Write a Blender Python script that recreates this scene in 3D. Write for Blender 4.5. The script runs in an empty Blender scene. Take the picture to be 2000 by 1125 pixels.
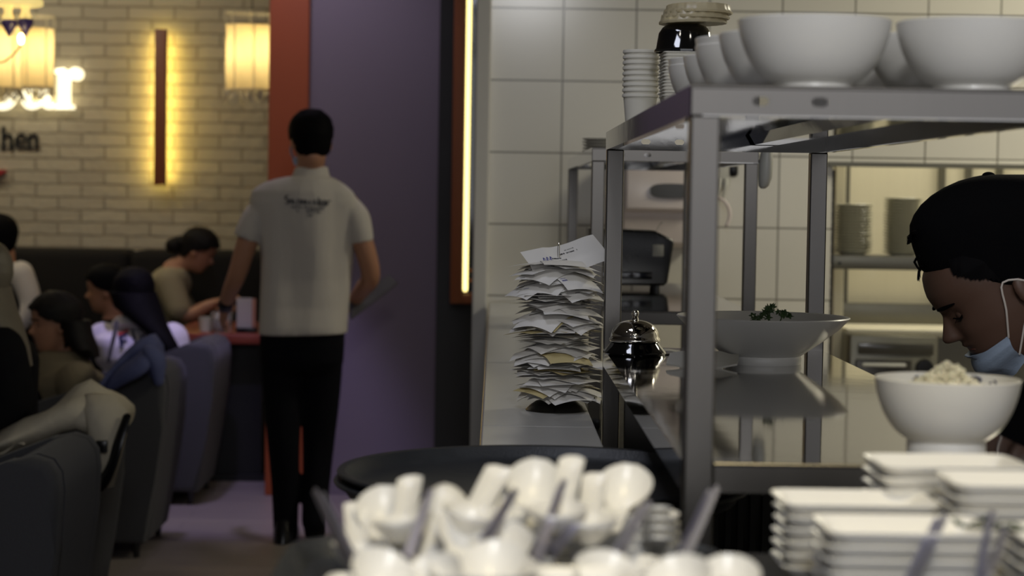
import bpy, bmesh, math, random
from mathutils import Vector, Matrix, noise
PI = math.pi
R = random.Random(11)
C = bpy.context.scene.collection
V = Vector

# ------------------------------------------------------------------ camera
F = 4000.0                                   # focal length in pixels of a 2000 px wide frame
CAMP = V((0, 0, 1.41))
CAMM = (Matrix.Translation(CAMP) @ Matrix.Rotation(-math.atan(34.9 / F), 4, 'Z')
        @ Matrix.Rotation(PI / 2 - math.atan(182 / F), 4, 'X') @ Matrix.Rotation(math.radians(0.9), 4, 'Z'))
cam_data = bpy.data.cameras.new('camera')
cam_data.sensor_width = 36
cam_data.lens = 36 * F / 2000
cam_data.clip_start = 0.05
cam_data.dof.use_dof = True
cam_data.dof.focus_distance = 3.48
cam_data.dof.aperture_fstop = 5.6
cam = bpy.data.objects.new('camera', cam_data)
C.objects.link(cam)
cam.matrix_world = CAMM
bpy.context.scene.camera = cam


def W(px, py, d):
    """point at depth d (metres along +Y) seen at photo pixel px, py"""
    r = CAMM.to_3x3() @ V(((px - 1000) / F, -(py - 562.5) / F, -1))
    return CAMP + r * (d / r.y)


# ------------------------------------------------------------------ materials
def lin(c):
    return tuple(((v / 255) / 12.92 if v / 255 <= 0.04045 else ((v / 255 + 0.055) / 1.055) ** 2.4) for v in c) + (1,)


def pm(name, col, rough=0.5, metal=0.0, var=0.06, scale=12.0, bump=0.0, bscale=60.0, stretch=None, coat=0.0,
       trans=0.0, emit=None, estr=0.0, sss=0.0, alpha=1.0, sheen=0.0, spec=0.5):
    m = bpy.data.materials.new(name)
    m.use_nodes = True
    nt = m.node_tree
    b = nt.nodes['Principled BSDF']
    tc = nt.nodes.new('ShaderNodeTexCoord')
    mp = nt.nodes.new('ShaderNodeMapping')
    if stretch:
        mp.inputs['Scale'].default_value = stretch
    nt.links.new(tc.outputs['Object'], mp.inputs['Vector'])
    nz = nt.nodes.new('ShaderNodeTexNoise')
    nz.inputs['Scale'].default_value = scale
    nz.inputs['Detail'].default_value = 4
    nt.links.new(mp.outputs['Vector'], nz.inputs['Vector'])
    mx = nt.nodes.new('ShaderNodeMix')
    mx.data_type = 'RGBA'
    c = lin(col)
    mx.inputs[6].default_value = tuple(max(0, v * (1 - var)) for v in c[:3]) + (1,)
    mx.inputs[7].default_value = tuple(min(1, v * (1 + var)) for v in c[:3]) + (1,)
    nt.links.new(nz.outputs['Fac'], mx.inputs[0])
    nt.links.new(mx.outputs[2], b.inputs['Base Color'])
    mr = nt.nodes.new('ShaderNodeMapRange')
    mr.inputs['To Min'].default_value = max(0.02, rough * 0.85)
    mr.inputs['To Max'].default_value = min(1, rough * 1.15)
    nt.links.new(nz.outputs['Fac'], mr.inputs['Value'])
    nt.links.new(mr.outputs['Result'], b.inputs['Roughness'])
    b.inputs['Metallic'].default_value = metal
    b.inputs['Coat Weight'].default_value = coat
    b.inputs['Coat Roughness'].default_value = 0.05
    b.inputs['Transmission Weight'].default_value = trans
    b.inputs['Alpha'].default_value = alpha
    b.inputs['Sheen Weight'].default_value = sheen
    b.inputs['Specular IOR Level'].default_value = spec
    if sss:
        b.inputs['Subsurface Weight'].default_value = sss
        b.inputs['Subsurface Radius'].default_value = (0.01, 0.004, 0.002)
    if emit:
        b.inputs['Emission Color'].default_value = lin(emit)
        b.inputs['Emission Strength'].default_value = estr
    if bump:
        n2 = nt.nodes.new('ShaderNodeTexNoise')
        n2.inputs['Scale'].default_value = bscale
        n2.inputs['Detail'].default_value = 6
        nt.links.new(mp.outputs['Vector'], n2.inputs['Vector'])
        bp = nt.nodes.new('ShaderNodeBump')
        bp.inputs['Strength'].default_value = bump
        bp.inputs['Distance'].default_value = 0.01
        nt.links.new(n2.outputs['Fac'], bp.inputs['Height'])
        nt.links.new(bp.outputs['Normal'], b.inputs['Normal'])
    return m


def brickmat(name, c1, c2, mortar, bw, bh, msize, loc, rough, bump, off=0.5, dist=0.004, noisebump=0.0, metal=0.0):
    """brick / tile pattern on a wall that faces -Y (object X,Z -> texture X,Y)"""
    m = bpy.data.materials.new(name)
    m.use_nodes = True
    nt = m.node_tree
    b = nt.nodes['Principled BSDF']
    tc = nt.nodes.new('ShaderNodeTexCoord')
    sp = nt.nodes.new('ShaderNodeSeparateXYZ')
    cb = nt.nodes.new('ShaderNodeCombineXYZ')
    nt.links.new(tc.outputs['Object'], sp.inputs[0])
    ax = nt.nodes.new('ShaderNodeMath'); ax.operation = 'SUBTRACT'; ax.inputs[1].default_value = loc[0]
    az = nt.nodes.new('ShaderNodeMath'); az.operation = 'SUBTRACT'; az.inputs[1].default_value = loc[1]
    nt.links.new(sp.outputs['X'], ax.inputs[0]); nt.links.new(sp.outputs['Z'], az.inputs[0])
    nt.links.new(ax.outputs[0], cb.inputs['X']); nt.links.new(az.outputs[0], cb.inputs['Y'])
    br = nt.nodes.new('ShaderNodeTexBrick')
    br.offset = off
    br.inputs['Scale'].default_value = 1
    br.inputs['Brick Width'].default_value = bw
    br.inputs['Row Height'].default_value = bh
    br.inputs['Mortar Size'].default_value = msize
    br.inputs['Mortar Smooth'].default_value = 0.3
    br.inputs['Color1'].default_value = lin(c1)
    br.inputs['Color2'].default_value = lin(c2)
    br.inputs['Mortar'].default_value = lin(mortar)
    src = cb.outputs[0]
    if noisebump:
        nz = nt.nodes.new('ShaderNodeTexNoise'); nz.inputs['Scale'].default_value = 9; nz.inputs['Detail'].default_value = 5
        nt.links.new(tc.outputs['Object'], nz.inputs['Vector'])
        mixv = nt.nodes.new('ShaderNodeVectorMath'); mixv.operation = 'MULTIPLY_ADD'
        mixv.inputs[1].default_value = (0.02, 0.02, 0); nt.links.new(nz.outputs['Color'], mixv.inputs[0])
        nt.links.new(cb.outputs[0], mixv.inputs[2]); src = mixv.outputs[0]
    nt.links.new(src, br.inputs['Vector'])
    nt.links.new(br.outputs['Color'], b.inputs['Base Color'])
    inv = nt.nodes.new('ShaderNodeMath'); inv.operation = 'SUBTRACT'; inv.inputs[0].default_value = 1
    nt.links.new(br.outputs['Fac'], inv.inputs[1])
    h = inv.outputs[0]
    if noisebump:
        n3 = nt.nodes.new('ShaderNodeTexNoise'); n3.inputs['Scale'].default_value = 25; n3.inputs['Detail'].default_value = 6
        nt.links.new(tc.outputs['Object'], n3.inputs['Vector'])
        ad = nt.nodes.new('ShaderNodeMath'); ad.operation = 'MULTIPLY_ADD'; ad.inputs[1].default_value = noisebump
        nt.links.new(n3.outputs['Fac'], ad.inputs[0]); nt.links.new(h, ad.inputs[2]); h = ad.outputs[0]
    bp = nt.nodes.new('ShaderNodeBump'); bp.inputs['Strength'].default_value = bump; bp.inputs['Distance'].default_value = dist
    nt.links.new(h, bp.inputs['Height']); nt.links.new(bp.outputs['Normal'], b.inputs['Normal'])
    b.inputs['Roughness'].default_value = rough
    b.inputs['Metallic'].default_value = metal
    return m


M = {}
M['steel'] = pm('brushed_steel', (116, 113, 109), 0.33, 1.0, 0.08, 8, 0.02, 220, (1, 1, 0.06))
M['mirror'] = pm('polished_steel', (158, 156, 152), 0.055, 1.0, 0.05, 5, 0.012, 14)
M['chrome'] = pm('chrome', (225, 222, 215), 0.04, 1.0, 0.02)
M['darksteel'] = pm('dark_steel', (60, 58, 55), 0.35, 0.9, 0.1)
M['porcelain'] = pm('white_porcelain', (226, 224, 218), 0.3, 0, 0.015, 5)
M['porcelain_grey'] = pm('stacked_plate_porcelain', (205, 203, 182), 0.25, 0, 0.03, 5)
M['tweezer'] = pm('satin_steel', (190, 190, 214), 0.36, 1.0, 0.06, 8)
M['paper'] = pm('receipt_paper', (234, 232, 228), 0.75, 0, 0.03, 40)
M['paper_yellow'] = pm('aged_yellow_paper', (205, 190, 140), 0.75, 0, 0.08, 40)
M['card'] = pm('white_card', (206, 203, 192), 0.7, 0, 0.04, 30)
M['ink'] = pm('receipt_ink', (26, 26, 38), 0.7)
M['inkblue'] = pm('blue_ink', (80, 82, 150), 0.7)
M['black'] = pm('black_plastic', (14, 14, 16), 0.28, 0, 0.1)
M['blackgloss'] = pm('black_gloss_enamel', (8, 8, 10), 0.08, 0, 0.1, coat=1.0)
M['traymat'] = pm('black_rubber_tray', (40, 42, 45), 0.45, 0, 0.12, 60, 0.1, 300)
M['blackcloth'] = pm('black_cloth', (9, 9, 12), 0.95, 0, 0.2, 30, 0.1, 150, spec=0.15)
M['capcloth'] = pm('black_cap_cloth', (7, 7, 9), 0.95, 0, 0.2, 30, 0.1, 200, spec=0.1)
M['trouser'] = pm('dark_trouser_cloth', (11, 11, 17), 0.92, 0, 0.2, 30, 0.1, 100, spec=0.15)
M['whitecloth'] = pm('white_polo_cloth', (196, 190, 182), 0.85, 0, 0.04, 20, 0.7, 13, (1, 1, 0.22))
M['hoodie'] = pm('white_hoodie_cloth', (205, 200, 208), 0.85, 0, 0.04, 20, 0.1, 120)
M['beige'] = pm('beige_knit', (150, 140, 112), 0.9, 0, 0.1, 30, 0.2, 120)
M['coat'] = pm('khaki_coat_cloth', (112, 102, 80), 0.9, 0, 0.12, 18, 0.2, 80)
M['cream'] = pm('cream_jacket_cloth', (178, 170, 152), 0.88, 0, 0.1, 14, 0.9, 11)
M['denim'] = pm('grey_blue_denim', (72, 78, 118), 0.88, 0, 0.12, 14, 0.8, 14)
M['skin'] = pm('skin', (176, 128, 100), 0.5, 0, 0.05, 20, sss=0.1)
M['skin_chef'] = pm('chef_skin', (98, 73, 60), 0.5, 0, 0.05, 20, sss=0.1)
M['hair'] = pm('black_hair', (7, 6, 8), 0.7, 0, 0.3, 40, 0.15, 160, (1, 1, 0.15), spec=0.08)
M['hairbrown'] = pm('brown_hair', (16, 12, 10), 0.6, 0, 0.3, 40, 0.4, 160, (1, 1, 0.15), spec=0.2)
M['blonde'] = pm('ash_blonde_hair', (105, 98, 84), 0.5, 0, 0.25, 40, 0.4, 160, (1, 1, 0.15))
M['mask'] = pm('pale_blue_mask', (150, 165, 185), 0.85, 0, 0.04, 30, 0.1, 250)
M['elastic'] = pm('white_elastic', (215, 205, 195), 0.8)
M['upholstery'] = pm('grey_upholstery', (66, 66, 69), 0.95, 0, 0.2, 180, 0.25, 300, sheen=0.1, spec=0.2)
M['banquette'] = pm('charcoal_banquette', (33, 31, 29), 0.95, 0, 0.15, 90, 0.2, 200, spec=0.2)
M['orange'] = pm('rust_orange_paint', (150, 70, 30), 0.6, 0, 0.08, 4)
M['wood'] = pm('dark_stained_wood', (116, 62, 30), 0.5, 0, 0.25, 14, 0.05, 30, (1, 1, 0.1))
M['purplewall'] = pm('grey_plaster', (118, 108, 118), 0.8, 0, 0.04, 3, 0.03, 60)
M['led'] = pm('warm_led', (255, 235, 160), 0.5, emit=(255, 236, 150), estr=2.6)
M['ledwall'] = pm('amber_led', (255, 220, 120), 0.5, emit=(255, 228, 116), estr=52.0)
M['sign'] = pm('lit_sign_acrylic', (250, 245, 225), 0.4, emit=(255, 244, 205), estr=1.5)
M['bulb'] = pm('lit_bulb', (255, 240, 200), 0.3, emit=(255, 226, 150), estr=12.0)
M['trayholder'] = pm('dark_grey_tray', (62, 60, 66), 0.5)
M['glowbrass'] = pm('glowing_brass', (250, 225, 160), 0.3, emit=(255, 226, 140), estr=0.75)  # emission stands in for lamplight on the brass canopy and sockets
M['brass'] = pm('brass', (196, 160, 90), 0.3, 0.9)
M['violetglass'] = pm('violet_glass', (96, 84, 160), 0.15, 0, 0.05, trans=0.3)
M['wire'] = pm('cream_wire', (190, 180, 150), 0.5)
M['signblack'] = pm('black_letter', (16, 15, 15), 0.5)
M['red'] = pm('red_paint', (170, 40, 45), 0.5)
M['navy'] = pm('navy_print', (30, 32, 70), 0.8)
M['printgrey'] = pm('grey_print', (70, 68, 72), 0.8)
M['whitewall'] = pm('white_painted_trim', (196, 194, 190), 0.55, 0, 0.03, 3)
M['ledge'] = pm('satin_white_panel', (188, 187, 184), 0.3, 0, 0.03, 3, 0.01, 30)
M['blackwall'] = pm('matt_black_panel', (6, 6, 9), 0.5, 0, 0.1, 3)
M['ceil'] = pm('ceiling_paint', (120, 116, 110), 0.9, 0, 0.04, 3)
M['counter'] = pm('dark_counter_top', (30, 30, 34), 0.4, 0, 0.1, 20)
M['rack'] = pm('grey_rack_steel', (112, 110, 100), 0.4, 0.7, 0.08, 8)
M['panel'] = pm('cream_wall_panel', (210, 204, 182), 0.6, 0, 0.04, 4, 0.05, 20, (12, 1, 0.1))
M['dispenser'] = pm('white_glossy_plastic', (206, 196, 194), 0.3, 0, 0.02, 4)
M['greyplastic'] = pm('grey_plastic', (178, 178, 172), 0.45, 0, 0.04, 6)
M['smoke'] = pm('smoked_window_plastic', (58, 56, 50), 0.2)
M['parsley'] = pm('parsley_leaf', (38, 62, 24), 0.6, 0, 0.35, 120, 0.2, 200)
M['rice'] = pm('steamed_rice', (228, 222, 196), 0.45, 0, 0.05, 60, sss=0.1)
M['clear'] = pm('frosted_clear_plastic', (226, 214, 178), 0.35, 0, 0.05, 20, trans=0.55)
M['table'] = pm('red_brown_table_wood', (120, 52, 34), 0.4, 0, 0.2, 12, 0.03, 40, (0.15, 1, 1))
M['glass'] = pm('drinking_glass', (235, 235, 230), 0.05, 0, 0.01, trans=0.85)
M['menu'] = pm('menu_card_print', (200, 150, 120), 0.6, 0, 0.3, 18)

fl = pm('grey_wood_floor', (130, 122, 118), 0.42, 0, 0.12, 6, 0.03, 40, (0.2, 3, 1))
nt = fl.node_tree
bt = nt.nodes.new('ShaderNodeTexBrick')
bt.inputs['Scale'].default_value = 1
bt.inputs['Brick Width'].default_value = 1.3
bt.inputs['Row Height'].default_value = 0.16
bt.inputs['Mortar Size'].default_value = 0.002
bt.inputs['Color1'].default_value = lin((128, 118, 112))
bt.inputs['Color2'].default_value = lin((112, 103, 98))
bt.inputs['Mortar'].default_value = lin((60, 55, 52))
tcn = [n for n in nt.nodes if n.type == 'TEX_COORD'][0]
nt.links.new(tcn.outputs['Object'], bt.inputs['Vector'])
mxn = [n for n in nt.nodes if n.type == 'MIX'][0]
m2 = nt.nodes.new('ShaderNodeMix'); m2.data_type = 'RGBA'; m2.blend_type = 'MULTIPLY'; m2.inputs[0].default_value = 0.6
nt.links.new(bt.outputs['Color'], m2.inputs[6]); nt.links.new(mxn.outputs[2], m2.inputs[7])
m3 = nt.nodes.new('ShaderNodeMix'); m3.data_type = 'RGBA'; m3.inputs[0].default_value = 0.5
nt.links.new(bt.outputs['Color'], m3.inputs[6]); nt.links.new(mxn.outputs[2], m3.inputs[7])
nt.links.new(m3.outputs[2], nt.nodes['Principled BSDF'].inputs['Base Color'])
M['floor'] = fl
M['tile'] = brickmat('white_wall_tile', (205, 202, 192), (198, 195, 186), (120, 117, 108), 0.2535, 0.25, 0.0035,
                     (0.2265, 1.808), 0.16, 0.35, off=0.0, dist=0.002)
M['brick'] = brickmat('white_painted_brick', (182, 172, 150), (168, 158, 138), (146, 136, 117), 0.26, 0.072, 0.007,
                      (0, 0), 0.85, 0.8, dist=0.011, noisebump=0.8)

# translucent lamp shade fabric
sh = bpy.data.materials.new('cream_lamp_fabric')
sh.use_nodes = True
nt = sh.node_tree
nt.nodes.remove(nt.nodes['Principled BSDF'])
d_ = nt.nodes.new('ShaderNodeBsdfDiffuse'); t_ = nt.nodes.new('ShaderNodeBsdfTranslucent'); x_ = nt.nodes.new('ShaderNodeMixShader')
wv = nt.nodes.new('ShaderNodeTexNoise'); wv.inputs['Scale'].default_value = 30
rp = nt.nodes.new('ShaderNodeMapRange'); rp.inputs['To Min'].default_value = 0.7; rp.inputs['To Max'].default_value = 0.9
nt.links.new(wv.outputs['Fac'], rp.inputs['Value']); nt.links.new(rp.outputs['Result'], x_.inputs[0])
d_.inputs['Color'].default_value = lin((220, 200, 160)); t_.inputs['Color'].default_value = lin((235, 215, 165))
nt.links.new(d_.outputs[0], x_.inputs[1]); nt.links.new(t_.outputs[0], x_.inputs[2])
nt.links.new(x_.outputs[0], nt.nodes['Material Output'].inputs['Surface'])
M['shade'] = sh


# ------------------------------------------------------------------ object helpers
def wloc(o):
    p = V((0, 0, 0))
    while o:
        p = p + o.location
        o = o.parent
    return p


def tag(o, label=None, cat=None, group=None, kind=None):
    if label: o['label'] = label
    if cat: o['category'] = cat
    if group: o['group'] = group
    if kind: o['kind'] = kind
    return o


def empty(name, loc, label=None, cat=None, group=None):
    o = bpy.data.objects.new(name, None)
    o.empty_display_size = 0.05
    C.objects.link(o)
    o.location = loc
    return tag(o, label, cat, group)


def finish(me, name, mat, parent, origin, smooth):
    base = wloc(parent) if parent else (V(origin) if origin is not None else V((0, 0, 0)))
    me.transform(Matrix.Translation(-base))
    me.materials.clear()
    me.materials.append(mat)
    o = bpy.data.objects.new(name, me)
    C.objects.link(o)
    if parent:
        o.parent = parent
    else:
        o.location = base
    if smooth:
        for p in me.polygons:
            p.use_smooth = True
        if smooth != 'all':
            try:
                me.set_sharp_from_angle(angle=math.radians(40))
            except Exception:
                pass
    return o


def obj(name, bm, mat, parent=None, origin=None, smooth=True):
    """links a bmesh written in world coordinates as ONE object"""
    bmesh.ops.recalc_face_normals(bm, faces=bm.faces)
    me = bpy.data.meshes.new(name)
    bm.to_mesh(me)
    bm.free()
    return finish(me, name, mat, parent, origin, smooth)


def remesh(bm, name, mat, voxel, parent=None, origin=None, it=6):
    """welds everything in bm into one continuous skin"""
    bmesh.ops.recalc_face_normals(bm, faces=bm.faces)
    me = bpy.data.meshes.new(name)
    bm.to_mesh(me)
    bm.free()
    t = bpy.data.objects.new('tmp', me)
    C.objects.link(t)
    r = t.modifiers.new('r', 'REMESH'); r.mode = 'VOXEL'; r.voxel_size = voxel; r.use_smooth_shade = True
    s = t.modifiers.new('s', 'SMOOTH'); s.factor = 0.5; s.iterations = it
    dg = bpy.context.evaluated_depsgraph_get()
    me2 = bpy.data.meshes.new_from_object(t.evaluated_get(dg))
    C.objects.unlink(t)
    bpy.data.objects.remove(t)
    bpy.data.meshes.remove(me)
    me2.name = name
    return finish(me2, name, mat, parent, origin, 'all')


def copy_tree(o, parent=None):
    c = o.copy()
    C.objects.link(c)
    if parent:
        c.parent = parent
    for ch in list(o.children):
        copy_tree(ch, c)
    return c


def NB():
    return bmesh.new()


def box(bm, x0, x1, y0, y1, z0, z1, bev=0.0, seg=2, mat=None):
    vs = [bm.verts.new((x, y, z)) for z in (z0, z1) for y in (y0, y1) for x in (x0, x1)]
    fs = [(0, 2, 3, 1), (4, 5, 7, 6), (0, 1, 5, 4), (2, 6, 7, 3), (0, 4, 6, 2), (1, 3, 7, 5)]
    faces = [bm.faces.new([vs[i] for i in f]) for f in fs]
    if bev:
        es = list({e for f in faces for e in f.edges})
        r = bmesh.ops.bevel(bm, geom=es, offset=bev, segments=seg, profile=0.5, affect='EDGES')
        vs = list({v for f in r['faces'] for v in f.verts} | {v for v in vs if v.is_valid})
    if mat is not None:
        bmesh.ops.transform(bm, matrix=mat, verts=vs)
    return vs


def boxc(bm, c, sx, sy, sz, bev=0.0, mat=None, seg=2):
    return box(bm, c[0] - sx / 2, c[0] + sx / 2, c[1] - sy / 2, c[1] + sy / 2, c[2] - sz / 2, c[2] + sz / 2, bev, seg, mat)


def rings(bm, rs, cap=True, closed=False):
    vr = [[bm.verts.new(p) for p in r] for r in rs]
    n = len(vr[0])
    out = []
    m = len(vr)
    for i in range(m if closed else m - 1):
        a, b = vr[i], vr[(i + 1) % m]
        for j in range(n):
            k = (j + 1) % n
            out.append(bm.faces.new((a[j], a[k], b[k], b[j])))
    if cap and not closed:
        for r, rev in ((vr[0], True), (vr[-1], False)):
            c = bm.verts.new(sum((v.co for v in r), V((0, 0, 0))) / n)
            for j in range(n):
                k = (j + 1) % n
                bm.faces.new((r[k], r[j], c) if rev else (r[j], r[k], c))
    return vr


def lathe(bm, prof, c, n=40, mat=None):
    """prof: list of (r, z) closed outline or open with r=0 ends"""
    c = V(c)
    T = mat or Matrix.Identity(4)
    prev = None
    first = None
    for (r, z) in prof:
        if r < 1e-6:
            ring = [bm.verts.new(T @ (c + V((0, 0, z))))]
        else:
            ring = [bm.verts.new(T @ (c + V((r * math.cos(2 * PI * i / n), r * math.sin(2 * PI * i / n), z)))) for i in range(n)]
        if prev is not None:
            for i in range(n):
                k = (i + 1) % n
                if len(prev) == 1 and len(ring) == 1: continue
                if len(prev) == 1: bm.faces.new((prev[0], ring[i], ring[k]))
                elif len(ring) == 1: bm.faces.new((prev[i], prev[k], ring[0]))
                else: bm.faces.new((prev[i], prev[k], ring[k], ring[i]))
        prev = ring


def catmull(pts, sub):
    if len(pts) < 3 or sub < 2:
        return list(pts)
    out = []
    n = len(pts)
    for i in range(n - 1):
        p0, p1, p2, p3 = pts[max(i - 1, 0)], pts[i], pts[i + 1], pts[min(i + 2, n - 1)]
        for s in range(sub):
            t = s / sub
            out.append(0.5 * ((2 * p1) + (p2 - p0) * t + (2 * p0 - 5 * p1 + 4 * p2 - p3) * t * t + (3 * p1 - p0 - 3 * p2 + p3) * t ** 3))
    out.append(pts[-1])
    return out


def tube(bm, pts, rad, n=12, sub=4, flat=1.0, dome=True, up=None):
    """round limb through pts, radius per point; dome rounds the ends"""
    pts = [V(p) for p in pts]
    rad = list(rad) if hasattr(rad, '__len__') else [rad] * len(pts)
    q = catmull([V((p.x, p.y, p.z, r)) for p, r in zip(pts, rad)], sub)
    P = [V((v[0], v[1], v[2])) for v in q]
    Rd = [max(v[3], 0.0004) for v in q]
    if dome:
        t0 = (P[0] - P[1]).normalized(); t1 = (P[-1] - P[-2]).normalized()
        a = [(P[0] + t0 * Rd[0] * s, Rd[0] * w) for s, w in ((0.92, 0.35), (0.7, 0.7), (0.38, 0.92))]
        b = [(P[-1] + t1 * Rd[-1] * s, Rd[-1] * w) for s, w in ((0.38, 0.92), (0.7, 0.7), (0.92, 0.35))]
        P = [x[0] for x in a] + P + [x[0] for x in b]
        Rd = [x[1] for x in a] + Rd + [x[1] for x in b]
    rs = []
    prevu = None
    for i, p in enumerate(P):
        t = (P[min(i + 1, len(P) - 1)] - P[max(i - 1, 0)]).normalized()
        if prevu is None:
            u = V(up) if up else (V((0, 0, 1)) if abs(t.z) < 0.9 else V((0, 1, 0)))
        else:
            u = prevu
        u = (u - t * u.dot(t)).normalized()
        prevu = u
        w = t.cross(u)
        rs.append([p + u * (Rd[i] * flat * math.cos(2 * PI * k / n)) + w * (Rd[i] * math.sin(2 * PI * k / n)) for k in range(n)])
    return rings(bm, rs)


def ell(bm, c, rx, ry, rz, mat=None, u=20, v=12):
    T = Matrix.Translation(V(c)) @ (mat or Matrix.Identity(4)) @ Matrix.Diagonal((rx, ry, rz, 1))
    lathe(bm, [(max(0, math.sin(PI * i / v)) if 0 < i < v else 0, -math.cos(PI * i / v)) for i in range(v + 1)], (0, 0, 0), u, T)


def loft(bm, secs, n=28, p=2.3, cap=True, wob=0.0, seed=0.0):
    """secs: (centre, lateral half vector, depth half vector)"""
    rs = []
    for c, a, b in secs:
        c, a, b = V(c), V(a), V(b)
        r = []
        for k in range(n):
            t = 2 * PI * k / n
            ct, st = math.cos(t), math.sin(t)
            x = math.copysign(abs(ct) ** (2 / p), ct); y = math.copysign(abs(st) ** (2 / p), st)
            q = c + a * x + b * y
            if wob:
                w = noise.noise(V((q.x * 9 + seed, q.y * 9, q.z * 2.5))) * wob
                q = q + (q - c).normalized() * w
            r.append(q)
        rs.append(r)
    return rings(bm, rs, cap)


def prism(bm, poly, axis, a0, a1, bev=0.0, seg=2):
    """poly in the plane across axis ('x': (y,z), 'y': (x,z), 'z': (x,y)) extruded from a0 to a1"""
    def mk(u, v, a):
        return {'x': (a, u, v), 'y': (u, a, v), 'z': (u, v, a)}[axis]
    A = [bm.verts.new(mk(u, v, a0)) for u, v in poly]
    B = [bm.verts.new(mk(u, v, a1)) for u, v in poly]
    n = len(poly)
    fs = [bm.faces.new(A), bm.faces.new(B[::-1])]
    for i in range(n):
        k = (i + 1) % n
        fs.append(bm.faces.new((A[i], B[i], B[k], A[k])))
    if bev:
        es = list({e for f in fs[:2] for e in f.edges})
        bmesh.ops.bevel(bm, geom=es, offset=bev, segments=seg, profile=0.5, affect='EDGES')


def sheet(bm, fn, nu, nv, thick=0.0, nvec=None):
    g = [[bm.verts.new(fn(i / nu, j / nv)) for j in range(nv + 1)] for i in range(nu + 1)]
    for i in range(nu):
        for j in range(nv):
            bm.faces.new((g[i][j], g[i + 1][j], g[i + 1][j + 1], g[i][j + 1]))
    if thick:
        bmesh.ops.recalc_face_normals(bm, faces=bm.faces)
        bmesh.ops.solidify(bm, geom=list(bm.faces), thickness=thick)
    return g


def interp(tab, z):
    if z <= tab[0][0]: return tab[0][1]
    for (a, x), (b, y) in zip(tab, tab[1:]):
        if z <= b:
            t = (z - a) / (b - a)
            return x + (y - x) * t
    return tab[-1][1]


# ------------------------------------------------------------------ the setting
def struct(name, bm, mat, smooth=False):
    o = obj(name, bm, mat, smooth=smooth)
    o['kind'] = 'structure'
    return o


bm = NB(); box(bm, -7, 5, -2, 13, -0.1, 0); struct('floor', bm, M['floor'])
bm = NB(); box(bm, -7, 5, -2, 13, 3.0, 3.1); struct('ceiling', bm, M['ceil'])
bm = NB(); box(bm, -7, 0.6, 11.65, 11.85, 0, 3.0); struct('wall_back', bm, M['brick'])
bm = NB(); box(bm, -6.9, -6.7, -2, 11.65, 0, 3.0); struct('wall_left', bm, M['whitewall'])
XP0, XP1 = W(601, 500, 9.5).x, W(856, 500, 9.5).x
bm = NB(); box(bm, XP0, XP1 + 0.3, 9.5, 9.75, 0, 3.0); struct('wall_middle', bm, M['purplewall'])
bm = NB(); box(bm, W(522, 500, 9.46).x, XP0, 9.45, 9.75, 0, 3.0, 0.004); struct('trim_1', bm, M['orange'])
# black return beside the kitchen
XB0 = W(853, 500, 9.2).x
bm = NB(); box(bm, XB0, 0.25, 9.2, 9.45, 0, 3.0); struct('wall_black', bm, M['blackwall'])
# kitchen wall with tiles, opening at the right under a lintel
XO = W(1622, 500, 7.14).x
ZO = W(1800, 321, 7.14).z
TX0 = W(956, 300, 7.14).x
bm = NB(); box(bm, TX0, XO, 7.14, 7.34, 0, 3.0); box(bm, XO, 3.6, 7.14, 7.34, ZO, 3.0); struct('wall_kitchen', bm, M['tile'])
bm = NB(); box(bm, W(926, 300, 7.1).x, TX0, 7.1, 7.34, 0, 3.0, 0.006); struct('trim_2', bm, M['whitewall'])
bm = NB(); box(bm, XO - 0.02, 3.6, 7.10, 7.16, ZO - 0.012, ZO + 0.004); struct('trim_3', bm, M['rack'])
bm = NB(); box(bm, XO - 0.1, 3.6, 8.2, 8.35, 0, 3.0); struct('wall_scullery', bm, M['panel'])
bm = NB()
for px in (1652, 1838, 1890, 1950):
    x = W(px, 450, 8.17).x
    box(bm, x - 0.012, x + 0.012, 8.165, 8.2, 0, 2.9)
struct('trim_4', bm, M['rack'])
bm = NB(); box(bm, 3.5, 3.6, -2, 8.35, 0, 3.0); struct('wall_right', bm, M['tile'])
# tiled half wall that carries the ledge
LX0, LX1, LZ = -0.0165, 0.168, 1.035
bm = NB(); box(bm, LX0 + 0.006, LX1 - 0.006, 2.26, 7.1, 0, LZ - 0.02); struct('wall_half', bm, M['whitewall'])
bm = NB()
for a, b in ((2.25, 2.62), (2.622, 3.31), (3.312, 4.56), (4.562, 5.9), (5.902, 7.09)):
    box(bm, LX0, LX1, a, b, LZ - 0.02, LZ, 0.0025)
struct('trim_5', bm, M['ledge'])
bm = NB(); box(bm, LX0 - 0.002, LX0, 2.25, 7.09, LZ - 0.018, LZ - 0.004); struct('trim_6', bm, M['brass'])

# ------------------------------------------------------------------ LED frame on the black wall
fx0, fx1 = W(881, 500, 9.08).x, W(904, 500, 9.08).x
fz0, fz1 = W(890, 591, 9.08).z, W(890, 573, 9.08).z
fr = empty('lit_wall_frame', (fx0, 9.14, fz0), 'tall dark wood frame with a glowing strip on the black wall left of the tiles', 'frame')
bm = NB(); box(bm, fx0, fx1, 9.0, 9.2, fz0, 2.95, 0.003); obj('side_board', bm, M['wood'], fr)
bm = NB(); box(bm, fx1, 0.24, 9.0, 9.2, fz0, fz1, 0.003); obj('bottom_rail', bm, M['wood'], fr)
bm = NB(); box(bm, fx1, 0.24, 9.17, 9.2, fz1, 2.95); obj('back_panel', bm, M['blackgloss'], fr)
bm = NB()
lx = W(904, 500, 9.02).x
tube(bm, [(lx + 0.012, 9.04, fz1 + 0.02), (lx + 0.012, 9.04, 2.9)], 0.0105, 10, 1)
tag(obj('light_strip', bm, M['led'], fr), 'glowing warm strip')
bm = NB()
for z in (fz1 + 0.05, fz1 + 0.095):
    box(bm, fx1 + 0.012, 0.2, 9.12, 9.165, z, z + 0.012, 0.002)  # wood bars in place of orange reflections in the back panel
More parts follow.
